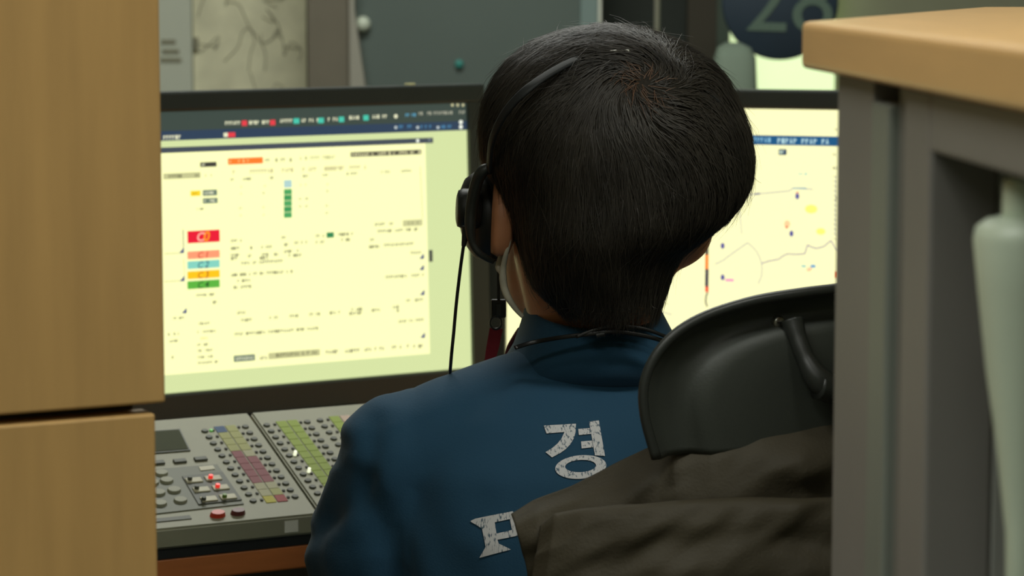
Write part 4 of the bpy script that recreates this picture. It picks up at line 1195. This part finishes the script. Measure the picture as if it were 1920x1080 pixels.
# strands flowing from the whorl over the surface
bm.faces.ensure_lookup_table()
fl = [f for f in bm.faces]
areas = np.array([f.calc_area() for f in fl]); 
cents = [f.calc_center_median() for f in fl]
off = person.location
wh = P(1205, 160, 1.93) - off
prob = areas / areas.sum()
rng = np.random.default_rng(5)
NS = 17000
pick = rng.choice(len(fl), NS, p=prob)
verts = []; faces = []; brown = []
bot = P(1110, 575, 1.95).z
for i in pick:
    f = fl[i]
    vs = [v.co for v in f.verts]
    a, b_ = random.random(), random.random()
    if len(vs) == 4: p = (vs[0] * (1 - a) + vs[1] * a) * (1 - b_) + (vs[3] * (1 - a) + vs[2] * a) * b_
    else: p = vs[0] * (1 - a) + (vs[1] * (1 - b_) + vs[2] * b_) * a
    if (p.z + off.z) < bot: continue
    n2 = f.normal
    L = random.uniform(0.035, 0.075); ns = 7
    near = (p - wh).length < 0.016 and random.random() < 0.8
    if near: L = random.uniform(0.008, 0.018); ns = 4
    st = L / ns
    jit = V((random.gauss(0, 1), random.gauss(0, 1), random.gauss(0, 1))) * 0.16
    if near: jit = jit * 4
    jit = jit + 0.55 * noise.noise_vector(p * 22) + 0.3 * noise.noise_vector(p * 60)
    lift = abs(random.gauss(0, 0.0010)) + 0.0004
    wild = random.random() < 0.05

    grow = 0.0022 * random.random() * (4.5 if wild else 1)
    q = p + n2 * 0.0003
    line = [(q.copy(), n2.copy())]; free = 0
    for k in range(ns):
        rad = (q - wh); rl = rad.length
        dv = rad / max(rl, 1e-4)
        g = min(1.0, rl / 0.09)
        dv = (dv + 0.8 * (1 - g) * noise.noise_vector(q * 45)).normalized()
        sw = n2.cross(dv) * (0.9 * (1 - g))
        dv = (dv + sw) * (1 - 0.65 * g) + V((0, 0, -1)) * (0.75 * g) + jit * (1.2 if wild else 0.7)
        dv = dv - n2 * dv.dot(n2)
        if dv.length < 1e-5: break
        dv.normalize()
        q2_ = q + dv * st
        h, nn_, idx, dist = hbv.find_nearest(q2_)
        if h is None: break
        s_ = (k + 1) / ns
        if dist < 0.012 and (q2_ - h).dot(nn_) < 0.008 and abs((q2_ - h).normalized().dot(nn_)) > 0.5:
            q = h + nn_ * (lift + grow * s_ * s_); n2 = nn_
        else:
            free += 1
            if free > 2: break
            q = q2_ + jit * 0.003                 # past the edge: free tip
        line.append((q.copy(), n2.copy()))
        if q.z + off.z < bot - 0.012: break
    isb = near and random.random() < 0.5
    m0 = len(line)
    if m0 < 3: continue
    base = len(verts); w0_ = random.uniform(0.00022, 0.00042)
    for k, (q, n3) in enumerate(line):
        tdir = (line[min(k + 1, m0 - 1)][0] - line[max(k - 1, 0)][0]).normalized()
        sd = tdir.cross(n3)
        if sd.length < 1e-4: sd = V((1, 0, 0))
        sd.normalize(); w_ = w0_ * (1 - 0.8 * (k / (m0 - 1)) ** 2)
        verts.append(q - sd * w_ + off); verts.append(q + n3 * w_ * 0.7 + off); verts.append(q + sd * w_ + off)
    for k in range(m0 - 1):
        a = base + k * 3
        faces.append((a, a + 1, a + 4, a + 3)); faces.append((a + 1, a + 2, a + 5, a + 4)); brown += [isb, isb]
bm.free()
o = pd('hair_strands', verts, faces, m_hair, person, True)
o['kind'] = 'stuff'
o.data.materials.append(mat('brown_crown_hair', (92, 68, 50), 0.5, spec=0.35))
for pl, ib in zip(o.data.polygons, brown):
    if ib: pl.material_index = 1

# ------------------------------------------------------------------ lettering on the back
def glyph_poly(polys):
    verts = []; faces = []
    for poly in polys:
        outer = [V((x, y, 0)) for (x, y) in poly[0]]
        bm = bmesh.new()
        loops = [[V((x, y, 0)) for (x, y) in lp] for lp in poly]
        flat_ = [v for lp in loops for v in lp]
        vs = [bm.verts.new(v) for v in flat_]
        for t_ in tessellate_polygon(loops):
            try: bm.faces.new([vs[i] for i in t_])
            except ValueError: pass
        for _ in range(3):
            bmesh.ops.subdivide_edges(bm, edges=[e for e in bm.edges if e.calc_length() > 6], cuts=1, use_grid_fill=True)
            bmesh.ops.triangulate(bm, faces=bm.faces)
        bm.verts.ensure_lookup_table(); bm.verts.index_update()
        base = len(verts); ok = True; tmp = []
        for v in bm.verts:
            h = onj(v.co.x, v.co.y, 0.0010)
            tmp.append(h[0] if h else None)
        for v in tmp: verts.append(v if v is not None else V((0, 2, 0.9)))
        for f in bm.faces:
            if all(tmp[v.index] is not None for v in f.verts): faces.append(tuple(base + v.index for v in f.verts))
        bm.free()
    return verts, faces
def C(pts): return [(560 + x / 2.454, 640 + y / 2.454) for (x, y) in pts]
ring_o = C([(1297 + 117 * math.cos(a) - 4 * math.sin(a), 580 + 54 * math.sin(a) - 6 * math.cos(a)) for a in [2 * math.pi * k / 40 for k in range(40)]])
ring_i = C([(1296 + 71 * math.cos(a), 576 + 28 * math.sin(a) - 3 * math.cos(a)) for a in [2 * math.pi * k / 40 for k in range(40)]])
v_, f_ = glyph_poly([
    [C([(1127, 390), (1275, 382), (1273, 420), (1264, 450), (1248, 477), (1226, 500), (1200, 518), (1165, 536), (1135, 512), (1165, 494), (1190, 473), (1208, 450), (1222, 420), (1140, 426)])],
    [C([(1285, 406), (1338, 402), (1344, 428), (1288, 434)])],
    [C([(1298, 463), (1348, 459), (1353, 490), (1301, 495)])],
    [C([(1335, 371), (1380, 367), (1408, 530), (1362, 527)])],
    [ring_o, ring_i]])
pd('printed_syllable', v_, f_, m_letter, jacket, True)
v_, f_ = glyph_poly([
    [C([(789, 828), (815, 816), (984, 782), (1004, 800), (1022, 880), (1004, 895), (915, 913), (921, 930), (977, 957), (833, 995), (862, 945), (845, 862), (822, 847)]), C([(903, 833), (972, 818), (982, 868), (911, 885)])]])
pd('printed_letter', v_, f_, m_letter, jacket, True)

# ------------------------------------------------------------------ headset
hs = empty('headset', P(895, 400, 2.0), 'black over-ear headset with thin headband and cable on the person', 'headset')
band = [P(917, 318, 1.965), P(921, 270, 1.945), P(935, 232, 1.930), P(958, 197, 1.920), P(990, 166, 1.916), P(1035, 135, 1.930), P(1085, 110, 1.948), P(1130, 97, 1.965), P(1175, 93, 1.962), P(1225, 103, 1.965), P(1280, 128, 1.965), P(1345, 190, 1.96), P(1393, 270, 1.99), P(1402, 340, 2.02)]
tube('headband', band, 0, mat('headband_plastic', (44, 46, 46), 0.65, spec=0.25), hs, 10, 6, (0.0036, 0.0013, P(1150, 330, 2.02)))
tube('band_highlight', [P(1144, 98, 1.949), P(1160, 96.5, 1.951), P(1180, 96.5, 1.953)], 0.0014, m_steel, hs, 8)  # shine on top of the headband, built as a short steel tube
# ear cushion and cup: axis to the left and a little towards the viewer
axd = V((-0.93, -0.30, -0.08)).normalized()
Mc = frame(P(930, 402, 2.04), V((0, 0, 1)), axd)
def lathe_e(name, prof, sx, material, parent):
    return lathe(name, prof, Mc @ Matrix.Diagonal((sx, 1, 1, 1)), material, parent, 36)
lathe_e('ear_cushion', [(0.020, -0.004), (0.029, -0.003), (0.0325, 0.002), (0.0325, 0.007), (0.029, 0.011), (0.02, 0.012)], 1.08, m_soft, hs)
lathe_e('ear_cup', [(0.0305, 0.009), (0.031, 0.013), (0.028, 0.019), (0.022, 0.023), (0.015, 0.025), (0.006, 0.0255)], 1.08, m_black, hs)
Md = frame(P(895, 392, 2.015), V((0, 0, 1)), V((-1, -0.10, 0.05)))
lathe('outer_disc', [(0.006, -0.004), (0.0140, -0.002), (0.0150, 0.002), (0.0150, 0.011), (0.0135, 0.0145), (0.010, 0.0155), (0.004, 0.0157)], Md, m_black, hs, 32)
tube('yoke', [P(917, 316, 1.975), P(904, 322, 1.975), P(893, 345, 1.98), P(885, 385, 1.985), P(882, 425, 1.985), P(886, 455, 1.985), P(900, 476, 1.985), P(925, 490, 1.99)], [0.0042, 0.0045, 0.0045, 0.0046, 0.0042, 0.003, 0.0026, 0.0024], m_rim, hs, 12)
tube('cable_sleeve', [P(874, 424, 1.99), P(872, 445, 1.99), P(869, 462, 1.99)], [0.0032, 0.0026, 0.0016], m_black, hs)
tube('cable', [P(870, 455, 1.99), P(865, 490, 1.99), P(860, 530, 1.99), P(855, 575, 1.99), P(851, 620, 1.99), P(847, 660, 1.99), P(844, 695, 2.0), P(838, 760, 2.06), P(800, 900, 2.15)], 0.00125, m_cable, hs, 8)

# ------------------------------------------------------------------ strap around the neck and hanging lanyard
ns_ = empty('neck_strap', P(1100, 640, 1.96), 'thin black neck strap lying across the blue jacket collar', 'strap')
pts = []
for (x, y, d) in ((966, 652, 1.941), (1000, 642, 1.952), (1050, 633, 1.945), (1100, 627, 1.941), (1150, 622, 1.940), (1200, 628, 1.945), (1240, 638, 1.952), (1275, 648, 1.970)):
    pts.append(P(x, y, d))
tube('strap', pts, 0, m_cable, ns_, 10, 6, (0.0016, 0.0009, P(1110, 640, 2.04)))
pts = [P(1080, 632, 1.941), P(1120, 617, 1.941), P(1160, 612, 1.941), P(1205, 616, 1.945), P(1250, 632, 1.952), P(1280, 648, 1.966)]
tube('strap', pts, 0, m_cable, ns_, 10, 6, (0.0013, 0.0008, P(1110, 640, 2.04)))
tube('strap_keeper', [P(1118, 629, 1.940), P(1126, 627, 1.940), P(1134, 626, 1.940)], 0.0022, m_black, ns_, 8)
ly = empty('lanyard', P(930, 600, 2.12), 'red lanyard with black buckle and metal ring hanging beside the neck', 'lanyard')
ML_ = frame(P(935, 578, 2.12), (1, 0.2, 0), (0, -1, 0))
box('cord', ML_, -0.0012, 0.0012, 0.006, 0.044, -0.001, 0.001, m_cable, ly)
box('buckle', ML_, -0.006, 0.006, -0.0075, 0.0072, -0.0025, 0.0025, m_black, ly, 0.0012)
box('buckle_tongue', ML_, -0.0022, 0.0022, -0.006, 0.004, 0.0025, 0.0034, m_rim, ly, 0.0004)
rp = [P(930 + 11 * math.cos(a), 605 + 12 * math.sin(a), 2.118) for a in [2 * math.pi * k / 14 for k in range(15)]]
tube('metal_ring', rp, 0.0009, mat('dull_ring', (70, 70, 66), 0.4, metal=0.6), ly, 8, 2)
verts = [P(x, y, 2.118 + dz) for (x, y) in ((918, 615), (943, 617), (936, 650), (922, 700), (905, 700), (912, 650)) for dz in (0, 0.0014)]
faces = [(0, 2, 4, 6, 8, 10), (11, 9, 7, 5, 3, 1)] + [(2 * i, 2 * i + 1, (2 * i + 3) % 12, (2 * i + 2) % 12) for i in range(6)]
pd('red_webbing', verts, faces, m_red, ly)
tube('red_loop', [P(950, 672, 2.075), P(956, 650, 2.07), P(966, 632, 2.06), P(975, 618, 2.05)], 0.0022, mat('dark_red_strap', (96, 20, 30), 0.7), ly, 8)
